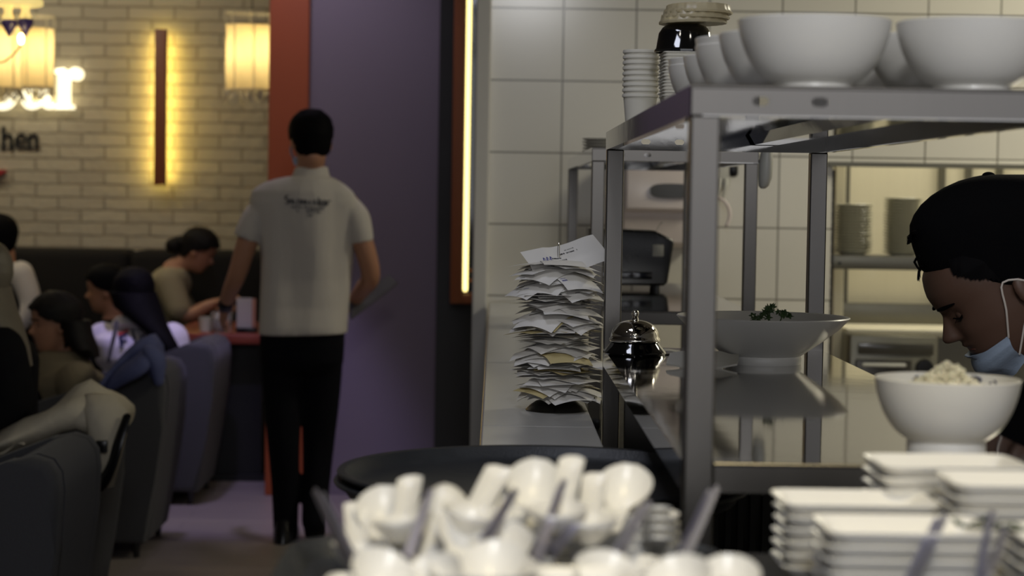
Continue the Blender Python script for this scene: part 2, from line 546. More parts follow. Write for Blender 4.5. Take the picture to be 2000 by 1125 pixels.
obj('reflection_bar', bm, M['wood'], fr)

# ------------------------------------------------------------------ brick wall fittings
y0 = 11.52
a, b = W(301, 56, y0), W(322, 361, y0)
wl = empty('wall_lamp', (0.5 * (a.x + b.x), 11.6, b.z), 'tall dark wood bar lamp glowing amber on the white brick wall', 'lamp')
bm = NB(); box(bm, a.x, b.x, 11.535, 11.585, b.z, a.z, 0.004); obj('bar', bm, M['wood'], wl)
bm = NB(); box(bm, a.x + 0.024, b.x - 0.024, 11.585, 11.651, b.z + 0.04, a.z - 0.04); obj('bracket', bm, M['wood'], wl)
for x in (a.x + 0.008, b.x - 0.008):
    bm = NB(); box(bm, x - 0.005, x + 0.005, 11.585, 11.588, b.z + 0.03, a.z - 0.03)
    obj('light_strip', bm, M['ledwall'], wl)


def stroke(bm, pts, wid, d, depth):
    """a letter stroke given in photo pixels, as a solid of real depth on the wall at distance d"""
    P = [V((x, y, 0)) for x, y in pts]
    wd = list(wid) if hasattr(wid, '__len__') else [wid] * len(P)
    q = catmull([V((p.x, p.y, w)) for p, w in zip(P, wd)], 5 if len(P) > 2 else 1)
    L, Rr = [], []
    for i, v in enumerate(q):
        t = V((q[min(i + 1, len(q) - 1)].x - q[max(i - 1, 0)].x, q[min(i + 1, len(q) - 1)].y - q[max(i - 1, 0)].y)).normalized()
        nrm = V((-t.y, t.x)) * (v.z / 2)
        L.append((v.x + nrm.x, v.y + nrm.y)); Rr.append((v.x - nrm.x, v.y - nrm.y))
    rs = []
    for l, r in zip(L, Rr):
        A = W(l[0], l[1], d); B = W(r[0], r[1], d)
        rs.append([A, B, B + V((0, depth, 0)), A + V((0, depth, 0))])
    rings(bm, rs)


sg = empty('illuminated_sign', W(30, 212, 11.6), 'glowing white serif letters bar on the white brick wall', 'sign')
D = 11.58
bm = NB(); stroke(bm, [(123, 136), (123, 210)], 22, D, 0.075); stroke(bm, [(104, 209), (142, 209)], 8, D, 0.075)
stroke(bm, [(104, 139), (124, 136)], 8, D, 0.075); stroke(bm, [(130, 158), (136, 147), (147, 139)], [6, 9, 10], D, 0.075)
prism(bm, [(W(147 + 13 * math.cos(a_ * PI / 12), 144, D).x, W(147, 144 + 13 * math.sin(a_ * PI / 12), D).z) for a_ in range(24)], 'y', D, D + .075)
obj('letter_r', bm, M['sign'], sg)
bm = NB()
stroke(bm, [(40, 152), (54, 136), (74, 138), (84, 156), (85, 190), (92, 207), (103, 203)], [13, 11, 14, 19, 20, 13, 5], D, 0.075)
stroke(bm, [(84, 166), (62, 172), (49, 188), (55, 206), (72, 204), (86, 192)], [8, 13, 19, 14, 9, 6], D, 0.075)
obj('letter_a', bm, M['sign'], sg)
bm = NB()
stroke(bm, [(-27, 96), (-27, 208)], 20, D, 0.075); stroke(bm, [(-40, 98), (-24, 97)], 7, D, 0.075)
stroke(bm, [(-22, 158), (-2, 138), (20, 150), (24, 175), (12, 202), (-8, 209), (-24, 198)], [8, 12, 20, 22, 18, 9, 6], D, 0.075)
obj('letter_b', bm, M['sign'], sg)
sg2 = empty('lettering', W(30, 292, 11.6), 'black serif letters hen on the brick wall below the glowing sign', 'sign')
D2 = 11.63
bm = NB(); stroke(bm, [(6, 247), (6, 290)], 6, D2, 0.022); stroke(bm, [(0, 289), (12, 289)], 4, D2, 0.022)
stroke(bm, [(7, 270), (14, 263), (21, 268), (22, 290)], [4, 5, 6, 6], D2, 0.022); stroke(bm, [(16, 289), (27, 289)], 4, D2, 0.022)
obj('letter_h', bm, M['signblack'], sg2)
bm = NB(); stroke(bm, [(31, 276), (49, 275), (46, 264), (38, 263), (32, 274), (35, 287), (49, 287)], [4, 4, 5, 5, 7, 6, 4], D2, 0.022)
obj('letter_e', bm, M['signblack'], sg2)
bm = NB(); stroke(bm, [(57, 263), (57, 290)], 6, D2, 0.022); stroke(bm, [(51, 289), (63, 289)], 4, D2, 0.022)
stroke(bm, [(58, 270), (64, 263), (71, 268), (71, 290)], [4, 5, 6, 6], D2, 0.022); stroke(bm, [(66, 289), (77, 289)], 4, D2, 0.022)
obj('letter_n', bm, M['signblack'], sg2)
bm = NB(); stroke(bm, [(-20, 345), (-6, 338), (7, 334)], [8, 10, 4], D, 0.075)
tag(obj('sign_emblem', bm, M['red'], origin=W(-5, 340, 11.6)), 'small red emblem on the brick wall at the left edge of the photo', 'emblem')


def pendant(cx, d, ytop, ybot, half, label):
    """fabric drum in a wire cage, ytop / ybot in pixels of the fabric"""
    c = W(cx, (ytop + ybot) / 2, d)
    s = F / d
    r = half / s
    zt, zb = c.z + (ybot - ytop) / 2 / s, c.z - (ybot - ytop) / 2 / s
    p = empty('pendant_lamp', (c.x, c.y, zb), label, 'lamp', 'cream drum pendants')
    bm = NB()
    n = 48
    rs = []
    for i in range(9):
        z = zb + (zt - zb) * i / 8
        rs.append([V((c.x + (r + 0.003 * math.sin(9 * k * 2 * PI / n + i)) * math.cos(2 * PI * k / n),
                      c.y + (r + 0.003 * math.sin(9 * k * 2 * PI / n + i)) * math.sin(2 * PI * k / n), z)) for k in range(n)])
    rings(bm, rs, cap=False)
    obj('lamp_shade', bm, M['shade'], p)
    bm = NB()
    zr = zt + 24 / s
    for z in (zr, zt, zb):
        pts = [V((c.x + (r + .002) * math.cos(2 * PI * k / 32), c.y + (r + .002) * math.sin(2 * PI * k / 32), z)) for k in range(33)]
        tube(bm, pts, 0.0035, 6, 1, dome=False)
    for k in range(8):
        t = 2 * PI * k / 8 + 0.2
        x, y = c.x + (r + .003) * math.cos(t), c.y + (r + .003) * math.sin(t)
        tube(bm, [(x, y, zr), (x, y, zb)], 0.003, 6, 1)
    for k in range(4):
        t = PI / 2 * k
        tube(bm, [(c.x, c.y, zr), (c.x + r * math.cos(t), c.y + r * math.sin(t), zr)], 0.003, 6, 1)
    obj('wire_frame', bm, M['wire'], p)
    bm = NB()
    for k in range(46):
        t = 2 * PI * k / 46
        x, y = c.x + r * math.cos(t), c.y + r * math.sin(t)
        L = R.uniform(0.03, 0.085)
        tube(bm, [(x, y, zb), (x + R.uniform(-.014, .014), y + R.uniform(-.014, .014), zb - L * .5), (x + R.uniform(-.03, .03), y + R.uniform(-.02, .02), zb - L)], [0.004, .004, .002], 5, 2)
    obj('fringe', bm, M['wire'], p)
    bm = NB(); tube(bm, [(c.x, c.y, zr), (c.x, c.y, 3.0)], 0.003, 6, 1); obj('cord', bm, M['black'], p)
    bm = NB(); ell(bm, (c.x + 0.02, c.y - 0.05, zt - 0.06), 0.018, 0.018, 0.026); obj('bulb', bm, M['bulb'], p)
    ld = bpy.data.lights.new('pendant_light', 'POINT'); ld.energy = 1.7; ld.color = (1, .84, .52); ld.shadow_soft_size = 0.04
    lo = bpy.data.objects.new('pendant_light', ld); C.objects.link(lo); lo.location = (c.x, c.y, c.z + 0.02)


pendant(492, 10.4, 50, 176, 50, 'cream fringed drum pendant glowing beside the rust orange column')
pendant(54, 10.6, 56, 170, 49, 'cream drum pendant glowing in front of the lit sign at far left')
pendant(-9, 10.1, 52, 172, 49, 'cream drum pendant cut by the left edge of the photo')
# small chandelier nearer than the left pendant
c = W(34, 4, 8.6)
s = F / 8.6
ch = empty('chandelier', (c.x, c.y, c.z - 0.12), 'brass chandelier with violet glass cups at the top left corner', 'lamp')
bm = NB(); lathe(bm, [(0, 0.02), (0.09, 0.02), (0.105, 0.008), (0.105, -0.012), (0.09, -0.018), (0, -0.012)], c, 32); obj('canopy', bm, M['glowbrass'], ch)
bm = NB()
cups = [(-24, 0.0), (22, 52), (52, 50), (4, 46)]
for px, py in ((16, 24), (50, 22), (-20, 24)):
    q = W(px, py, 8.6)
    lathe(bm, [(0, 0.03), (0.022, 0.03), (0.016, 0.0), (0.026, -0.028), (0, -0.03)], q, 16)
obj('socket', bm, M['glowbrass'], ch)
for px, py in ((18, 52), (50, 50), (-20, 52)):
    q = W(px, py, 8.6)
    bm = NB(); lathe(bm, [(0, 0.028), (0.03, 0.028), (0.034, 0.012), (0.02, -0.012), (0.004, -0.042), (0, -0.044)], q, 20); obj('glass_cup', bm, M['violetglass'], ch)
q = W(41, 76, 8.55)
bm = NB(); ell(bm, q, 0.013, 0.013, 0.024); obj('bulb', bm, M['bulb'], ch)
bm = NB(); tube(bm, [W(41, 68, 8.6), W(38, 92, 8.6), W(20, 112, 8.6), W(0, 122, 8.6), W(-30, 110, 8.6)], 0.004, 6); tube(bm, [W(50, 30, 8.58), W(41, 68, 8.6)], .004, 6, 1); obj('arm', bm, M['brass'], ch)
bm = NB(); tube(bm, [(c.x, c.y, c.z), (c.x, c.y, 3.0)], 0.006, 8, 1); obj('stem', bm, M['brass'], ch)

# banquette
by = 11.2
zt = W(250, 490, by).z
bq = empty('banquette', (-2.5, 11.3, 0), 'long charcoal upholstered wall bench under the white brick wall', 'bench')
xs = [-5.0, -3.3, W(248, 495, by).x, W(560, 495, by).x + 0.2]
for x0, x1 in zip(xs, xs[1:]):
    bm = NB(); box(bm, x0 + .004, x1 - .004, 11.25, 11.64, 0.42, zt, 0.05, 4); obj('back_cushion', bm, M['banquette'], bq)
    bm = NB(); box(bm, x0 + .004, x1 - .004, 10.95, 11.25, 0.32, 0.46, 0.04, 3); obj('seat_cushion', bm, M['banquette'], bq)
bm = NB(); box(bm, xs[0], xs[-1], 11.05, 11.64, 0, 0.32); obj('base', bm, M['blackwall'], bq)

# ------------------------------------------------------------------ armchairs (facing left, backs to the aisle)
def armchair(label):
    r = empty('armchair', (0, 0, 0), label, 'armchair', 'grey armchairs along the aisle')
    side = [(-.075, .06), (-.035, .3), (-.008, .5), (0, .64), (-.006, .69), (-.028, .722), (-.07, .735), (-.13, .722), (-.3, .655), (-.5, .59),
            (-.58, .565), (-.62, .53), (-.625, .45), (-.6, .06)]
    for y0, y1 in ((0, .1), (.5, .6)):
        bm = NB(); prism(bm, side, 'y', y0, y1, 0.028, 4); obj('arm', bm, M['upholstery'], r)
    bk = [(-.075, .06), (-.035, .3), (-.008, .5), (0, .64), (-.006, .69), (-.028, .722), (-.07, .735), (-.12, .72), (-.15, .68), (-.16, .5), (-.19, .06)]
    bm = NB(); prism(bm, bk, 'y', .095, .505); obj('backrest', bm, M['upholstery'], r)
    bm = NB(); box(bm, -.6, -.15, .1, .5, .3, .43, .035, 3); obj('seat', bm, M['upholstery'], r)
    bm = NB(); box(bm, -.58, -.12, .09, .51, .06, .3); obj('base', bm, M['upholstery'], r)
    for x in (-.11, -.56):
        for y in (.05, .55):
            bm = NB(); tube(bm, [(x, y, .06), (x, y, .0)], [.017, .012], 10, 1, dome=False); obj('leg', bm, M['black'], r)
    return r


ch0 = armchair('grey armchair nearest the camera at the bottom left corner')
ch0.location = (W(113, 950, 5.1).x, 5.1, 0)
CH = [ch0]
for lab, px, py, d in (('grey armchair with cream jacket over it, second from the camera', 177, 880, 5.95),
                       ('grey armchair carrying the folded denim jacket', 321, 780, 7.75),
                       ('armchair washed in violet light, farthest of the visible row', 419, 760, 9.1),
                       ('armchair under the dark haired person in black, mostly hidden', 262, 700, 9.85)):
    c = copy_tree(ch0)
    c.location = (W(px, py, d).x, d, 0)
    c['label'] = lab
    CH.append(c)

# dining table behind the waiter
t0, t1 = W(385, 665, 9.8), W(530, 665, 9.8)
tz = W(450, 652, 9.8).z
tb = empty('dining_table', (-1.3, 10.1, 0), 'red brown table behind the waiter holding a glass and a menu holder', 'table')
bm = NB(); box(bm, t0.x - 0.15, t1.x, 9.8, 10.75, tz - 0.05, tz, 0.008); obj('table_top', bm, M['table'], tb)
bm = NB(); box(bm, t0.x + 0.02, t1.x - 0.06, 9.95, 10.35, 0.03, tz - 0.05); obj('pedestal_and_shade', bm, M['blackwall'], tb)  # solid black box for the pedestal and the shade under the table
bm = NB(); box(bm, t0.x - 0.03, t1.x - 0.03, 9.9, 10.4, 0.0, 0.03); obj('foot_plate', bm, M['blackwall'], tb)
g = W(433, 650, 9.9)
bm = NB(); lathe(bm, [(0, 0), (.042, 0), (.05, .02), (.055, .1), (.051, .1), (.046, .02), (0, .008)], (g.x, g.y, tz), 28)
gl = obj('drinking_glass', bm, M['glass'], origin=(g.x, g.y, tz)); tag(gl, 'wide clear glass with a white napkin on the red brown table', 'glass')
bm = NB(); ell(bm, (g.x, g.y, tz + .055), .04, .04, .045); tag(obj('napkin', bm, M['card'], origin=(g.x, g.y, tz + .012)), 'white napkin crumpled inside the wide glass', 'napkin')
g = W(402, 645, 9.95)
bm = NB(); lathe(bm, [(0, 0), (.03, 0), (.036, .07), (.033, .07), (.028, .006), (0, .006)], (g.x, g.y, tz), 24)
tag(obj('cup', bm, M['porcelain_grey'], origin=(g.x, g.y, tz)), 'small pale cup left of the wide glass on the table', 'cup')
g = W(482, 640, 9.9)
mh = empty('menu_holder', (g.x, g.y, tz), 'upright white and red menu card stand on the table', 'menu')
bm = NB(); boxc(bm, (g.x, g.y, tz + .012), .1, .06, .024, .004); obj('stand', bm, M['black'], mh)
bm = NB(); boxc(bm, (g.x - .012, g.y, tz + .095), .075, .012, .145, .002); obj('card', bm, M['card'], mh)
bm = NB(); boxc(bm, (g.x + .034, g.y, tz + .095), .018, .014, .14, .002); obj('spine', bm, M['menu'], mh)


# ------------------------------------------------------------------ steel shelf units
UW, UL, TT = 0.379, 1.53, 0.0305
ZB, ZLO, ZHI = 0.88, 1.15, 1.52


def lip(bm, x0, x1, y0, y1, z0, z1, slots):
    """folded edge with oval slots along x, slots = list of x centres"""
    cur = x0
    zc = (z0 + z1) / 2
    for sx in slots:
        a, b = sx - .008, sx + .008
        box(bm, cur, a, y0, y1, z0, z1)
        box(bm, a, b, y0, y1, z0, zc - .0045)
        box(bm, a, b, y0, y1, zc + .0045, z1)
        for e, sg_ in ((a, 1), (b, -1)):
            for z, t in ((zc - .0045, 1), (zc + .0045, -1)):
                pts = [(e, z), (e + sg_ * .003, z), (e, z + t * .003)]
                prism(bm, pts, 'y', y0, y1)
        cur = b
    box(bm, cur, x1, y0, y1, z0, z1)


def shelf_unit(label):
    r = empty('steel_shelf', (0, 0, ZB), label, 'shelf')
    for x in (0, UW - TT):
        for y in (0.0, UL - TT):
            bm = NB()
            box(bm, x + .0006, x + TT - .0006, y + .0016, y + TT - .0016, ZB, ZHI - .03, .0022, 2)
            p = obj('post', bm, M['steel'], r, smooth=False)
            bm = NB(); boxc(bm, (x + TT / 2, y + TT / 2, ZB + .012), TT * 1.02, TT * 1.02, .024, .004); obj('foot', bm, M['black'], p)
    for z, nm in ((ZHI, 0), (ZLO, 1)):
        t = .0014
        h = .029
        bm = NB()
        i = 0.0
        x0, x1, y0, y1 = 0.0, UW, 0.0, UL
        if nm == 1:                               # the lower shelf sits between the posts
            box(bm, TT, UW - TT, 0, UL, z - t, z)
            box(bm, 0, TT, TT, UL - TT, z - t, z); box(bm, UW - TT, UW, TT, UL - TT, z - t, z)
        else:
            box(bm, x0, x1, y0, y1, z - t, z)
        sl = [TT + .0 + .038, TT + .096]
        e = TT if nm else 0
        lb = NB()
        lip(lb, e, x1 - e, y0, y0 + t, z - h, z - t, sl if nm == 0 else [])
        lip(bm, e, x1 - e, y1 - t, y1, z - h, z - t, sl)
        box(bm, x0, x0 + t, y0 + e, y1 - e, z - h, z - t)
        tube(lb, [(x0 + e, y0 + .0012, z - .0016), (x1 - e, y0 + .0012, z - .0016)], .0022, 10, 1, dome=False)
        box(lb, x1 - t, x1, y0 + e, y1 - e, z - h, z - t)
        # inward returns of the fold
        box(bm, x0 + e, x1 - e, y0, y0 + .012, z - h - t, z - h)
        box(bm, x0 + e, x1 - e, y1 - .012, y1, z - h - t, z - h)
        box(bm, x0, x0 + .012, y0 + e, y1 - e, z - h - t, z - h)
        box(bm, x1 - .012, x1, y0 + e, y1 - e, z - h - t, z - h)
        s = obj('shelf', bm, M['mirror'] , r, smooth=False)
        obj('folded_edge', lb, M['steel'], s, smooth=False)
        bm = NB()
        for xx in (UW * .72,):
            prism(bm, [(xx - .03, z - t), (xx - .02, z - .018), (xx + .02, z - .018), (xx + .03, z - t)], 'y', .03, UL - .03)
        obj('stiffener', bm, M['mirror'], s, smooth=False)
    return r


u1 = shelf_unit('near steel pass shelf with bowls on its top and the bell on its lower tier')
u1.location = (0.1885, 2.0, ZB)
u2 = copy_tree(u1)
u2.location = (0.217, 4.65, ZB)
u2['label'] = 'far steel shelf carrying the black printer, behind the near pass shelf'

# kitchen counter under the units
kc = empty('kitchen_counter', (0.4, 4.0, 0), 'dark steel kitchen counter under the two pass shelves', 'counter')
bm = NB(); box(bm, .176, .66, 1.95, 6.3, .84, .8795, .004); obj('worktop', bm, M['darksteel'], kc)
bm = NB(); box(bm, .19, .6, 1.97, 6.28, .06, .84); obj('body', bm, M['darksteel'], kc)
bm = NB(); box(bm, .22, .58, 2.0, 6.2, 0, .06); obj('plinth', bm, M['blackwall'], kc)
# ribbed bin and splash panel under the lower tier
bn = empty('ribbed_bin', (.36, 2.95, .88), 'dark ribbed bin under the lower tier of the near pass shelf', 'bin')
bm = NB()
box(bm, .28, .45, 2.8, 3.05, .88, 1.08, .006)
for k in range(10):
    x = .288 + k * .017
    box(bm, x, x + .008, 2.79, 2.802, .885, 1.075)
obj('tub', bm, M['darksteel'], bn)
bm = NB(); box(bm, .275, .455, 2.785, 3.055, 1.078, 1.09, .004); obj('rim', bm, M['black'], bn)
pn = empty('splash_panel', (.215, 3.44, .88), 'grey steel panel with a screw standing under the bell end of the shelf', 'panel')
bm = NB(); box(bm, .222, .5, 3.43, 3.445, .88, 1.1, .002); obj('sheet', bm, M['darksteel'], pn)
bm = NB(); q = W(1266, 884, 3.43); lathe(bm, [(0, 0), (.004, 0), (.003, .003), (0, .0035)], (0, 0, 0), 12, Matrix.Translation(V((q.x, 3.43, max(q.z, .9)))) @ Matrix.Rotation(PI / 2, 4, 'X')); obj('screw', bm, M['chrome'], pn)
bx = W(1245, 865, 3.3)

# ------------------------------------------------------------------ bowls
def bowl_prof(r, h, foot, footh, t=.004, k=.55):
    """outer wall up, inner wall down; k sets roundness"""
    p = [(0, .004), (foot - .004, .004), (foot - .004, 0), (foot, 0), (foot, footh * .7), (foot * .98, footh)]
    n = 12
    for i in range(1, n + 1):
        u = i / n
        a = u * PI / 2
        rr = foot * .98 + (r - foot * .98) * (math.sin(a) * k + u * (1 - k))
        zz = footh + (h - footh) * ((1 - math.cos(a)) * k + u * (1 - k))
        p.append((rr, zz))
    p += [(r - t * .3, h + t * .25), (r - t, h)]
    for i in range(n - 1, -1, -1):
        u = i / n
        a = u * PI / 2
        rr = foot * .98 + (r - foot * .98) * (math.sin(a) * k + u * (1 - k)) - t
        zz = footh + (h - footh) * ((1 - math.cos(a)) * k + u * (1 - k)) + t * (1 - u)
        p.append((max(rr, 0), zz))
    p.append((0, footh + t))
    return p


def bowl(name, c, r, h, foot, footh, label, group=None, k=.6, t=.004, cat='bowl', mat='porcelain'):
    bm = NB(); lathe(bm, bowl_prof(r, h, foot, footh, t, k), (0, 0, 0), 56)
    o = obj(name, bm, M[mat], origin=(0, 0, 0))
    o.location = c
    return tag(o, label, cat, group)


b0 = bowl('bowl', (.324, 2.105, ZHI), .0785, .0725, .04, .008, 'white bowl at the front left of the top shelf, nearest the camera', 'white bowls on the top shelf', k=.75)
row = ['second', 'third', 'fourth', 'fifth', 'sixth']
for i, (x, y) in enumerate(((.3245, 2.29), (.3165, 2.48), (.3195, 2.67), (.316, 2.86), (.322, 3.03))):
    if i == 4: continue
    c = copy_tree(b0); c.location = (x, y, ZHI)
    c['label'] = 'white bowl on the top shelf, %s back in the left row of bowls' % row[i]
c = copy_tree(b0); c.location = (.316, 2.86, ZHI + .009); c['label'] = 'white bowl nested inside the fifth bowl of the left row'
c = copy_tree(b0); c.location = (.3165, 2.48, ZHI + .009); c['label'] = 'white bowl nested inside the third bowl of the left row'
for i, (x, y) in enumerate(((.487, 2.105), (.489, 2.29), (.486, 2.48), (.488, 2.67))):
    c = copy_tree(b0); c.location = (x, y, ZHI)
    c['label'] = ('white bowl at the front right of the top shelf, cut by the photo edge' if i == 0
                  else 'white bowl on the top shelf, %s back in the right row of bowls' % row[i - 1])

# rice bowl on the lower tier
rb = bowl('rice_bowl', (.4715, 2.113, ZLO), .075, .0765, .0405, .0135, 'white footed bowl of rice on the front end of the lower steel tier', k=.7)
bm = NB()
for k in range(7):
    a = PI * .5 - .95 + k * .2
    x, y = .0705 * math.cos(a), .0705 * math.sin(a)
    for q in range(3):
        aa = a + R.uniform(-.07, .07)
        rr = .0694
        z = .068 + R.uniform(-.005, .006)
        p0 = V((.4715 + rr * math.cos(aa), 2.113 + rr * math.sin(aa), ZLO + z))
        tube(bm, [p0, p0 + V((R.uniform(-.006, .006), 0, R.uniform(-.006, .006)))], .0013, 5, 1)
tag(obj('rim_pattern', bm, M['navy'], rb), 'dark blue painted marks inside the rim')
bm = NB()
for k in range(1500):
    a = R.uniform(0, 2 * PI); q = math.sqrt(R.uniform(0, 1))
    x, y = .064 * q * math.cos(a), .064 * q * math.sin(a)
    # two lumps of rice above the rim
    h = .060 + .020 * math.exp(-((x + .018) / .012) ** 2) + .031 * math.exp(-((x - .004) / .013) ** 2) + .015 * math.exp(-((x - .028) / .016) ** 2) \
        + .006 * noise.noise(V((x * 90, y * 90, 2))) - .008 * q
    z = ZLO + h - R.uniform(0, .009)
    m = Matrix.Rotation(R.uniform(0, 6), 4, 'Z') @ Matrix.Rotation(R.uniform(-.9, .9), 4, 'Y')
    ell(bm, (.4715 + x, 2.113 + y, z), .0042, .0016, .0016, m, 6, 4)
ell(bm, (.4715, 2.113, ZLO + .045), .060, .060, .026)
o = obj('rice', bm, M['rice'], origin=(.4715, 2.113, ZLO + .05)); tag(o, 'steamed white rice heaped in the white footed bowl', 'rice', kind='stuff')

# wide conical bowl
bb = (.4265, 3.235, ZLO)
bm = NB()
lathe(bm, [(0, .004), (.056, .004), (.056, 0), (.061, 0), (.062, .008), (.0605, .0125), (.09, .033), (.118, .054), (.1355, .0715), (.137, .0735), (.1355, .075), (.131, .0735),
           (.112, .056), (.085, .038), (.055, .02), (0, .018)], (0, 0, 0), 72)
o = obj('wide_bowl', bm, M['porcelain'], origin=(0, 0, 0)); o.location = bb
tag(o, 'wide white conical bowl with parsley, middle of the lower steel tier', 'bowl')


def leafblade(bm, c, d, up, L, wd):
    """small lobed parsley leaf"""
    d = V(d).normalized(); up = V(up).normalized()
    s = d.cross(up).normalized()
    out = []
    n = 18
    for i in range(n):
        a = 2 * PI * i / n
        rr = 1 + .38 * math.cos(5 * a) * (1 if a < PI * 2 else 0) + .12 * math.cos(11 * a)
        out.append((math.cos(a) * rr * L * .5 + L * .5, math.sin(a) * rr * wd))
    c = V(c)
    cen = bm.verts.new(c + d * L * .5 + up * L * .12)
    cen2 = bm.verts.new(c + d * L * .5 + up * (L * .12 - .0008))
    t_ = [bm.verts.new(c + d * x + s * y + up * (noise.noise(V((x * 200, y * 200, L * 999))) * .003)) for x, y in out]
    b_ = [bm.verts.new(v.co - up * .0008) for v in t_]
    for i in range(n):
        k = (i + 1) % n
        bm.faces.new((cen, t_[i], t_[k])); bm.faces.new((cen2, b_[k], b_[i])); bm.faces.new((t_[i], b_[i], b_[k], t_[k]))


for i, (px, py, lab) in enumerate(((1484, 618, 'leftmost parsley sprig lying low in the wide conical bowl'), (1504, 606, 'tallest parsley sprig in the wide conical bowl'),
                                   (1530, 612, 'rightmost parsley sprig in the wide conical bowl'))):
    q = W(px, py, 3.2)
    foot = V((bb[0] + (q.x - bb[0]) * .35, 3.22, ZLO + .021))
    pr = empty('parsley_sprig', foot, lab, 'herb', 'parsley in the wide bowl')
    bm = NB(); tube(bm, [foot, foot.lerp(q, .6) + V((0, .004, 0)), q], [.0015, .0012, .001], 6, 3); obj('stem', bm, M['parsley'], pr)
    bm = NB()
    for k in range(9 if i != 0 else 8):
        a = R.uniform(-2.6, 2.6)
        d = V((math.sin(a) * (1.6 if i == 0 else 1), R.uniform(-.6, .6), (.35 if i == 0 else .9) * math.cos(a)))
        leafblade(bm, q + V((R.uniform(-.008, .008), R.uniform(-.006, .006), R.uniform(-.006, .004))), d, (R.uniform(-.4, .4), -1, R.uniform(-.2, .5)), R.uniform(.008, .011), .004)
    obj('leaf_cluster', bm, M['parsley'], pr)

# paper napkin on the lower tier
bm = NB()
c = V((.318, 3.15, ZLO + .0012))


def nap(u, v):
    x = (u - .5) * .108; y = (v - .5) * .075
    z = .0006 + .014 * max(0, u - .72) ** 1.5 * (1 - v) * 3 + .005 * max(0, .25 - u) * 4 * (1 - v) + .0012 * math.sin(u * 9 + v * 4) ** 2
    z += .015 * v + .004 * math.sin(u * 7) ** 2 * v
    return c + V((x + .012 * v, y, z))


sheet(bm, nap, 24, 14, .003)
tag(obj('paper_napkin', bm, M['card'], origin=c), 'curled white paper slip lying before the wide bowl on the steel tier', 'paper')
bm = NB()
c2 = V((.29, 3.42, ZLO + .0012))
sheet(bm, lambda u, v: c2 + V(((u - .5) * .05, (v - .5) * .05, .0008 + .003 * math.sin(u * 3) ** 2)), 8, 6, .001)
tag(obj('paper_slip', bm, M['card'], origin=c2), 'small paper slip on the steel tier behind the bell', 'paper')

# ------------------------------------------------------------------ service bell
bc = V((.2335, 3.372, ZLO))
be = empty('service_bell', bc, 'chrome service bell on a black base at the left rear of the lower tier', 'bell')
bm = NB(); lathe(bm, [(0, 0), (.050, 0), (.0525, .003), (.051, .006), (.044, .014), (.041, .0185), (.039, .021), (0, .021)], bc, 64); obj('base', bm, M['blackgloss'], be)
bm = NB()
pr = [(.0415, .0215), (.0428, .0235), (.0425, .026), (.0405, .0285)]
for k in range(1, 15):
    a = PI / 2 * k / 14
    pr.append((.0402 * math.cos(a) ** .85 if k < 14 else 0, .0285 + .029 * math.sin(a)))
lathe(bm, pr + [(0, .055), (.03, .045), (.039, .024), (.0415, .0215)], bc, 64); obj('dome', bm, M['chrome'], be)
bm = NB(); lathe(bm, [(0, .057), (.006, .057), (.005, .0605), (.0042, .062), (.0055, .0645), (.0063, .0675), (.0055, .071), (.003, .073), (0, .0735)], bc, 24); obj('plunger', bm, M['chrome'], be)

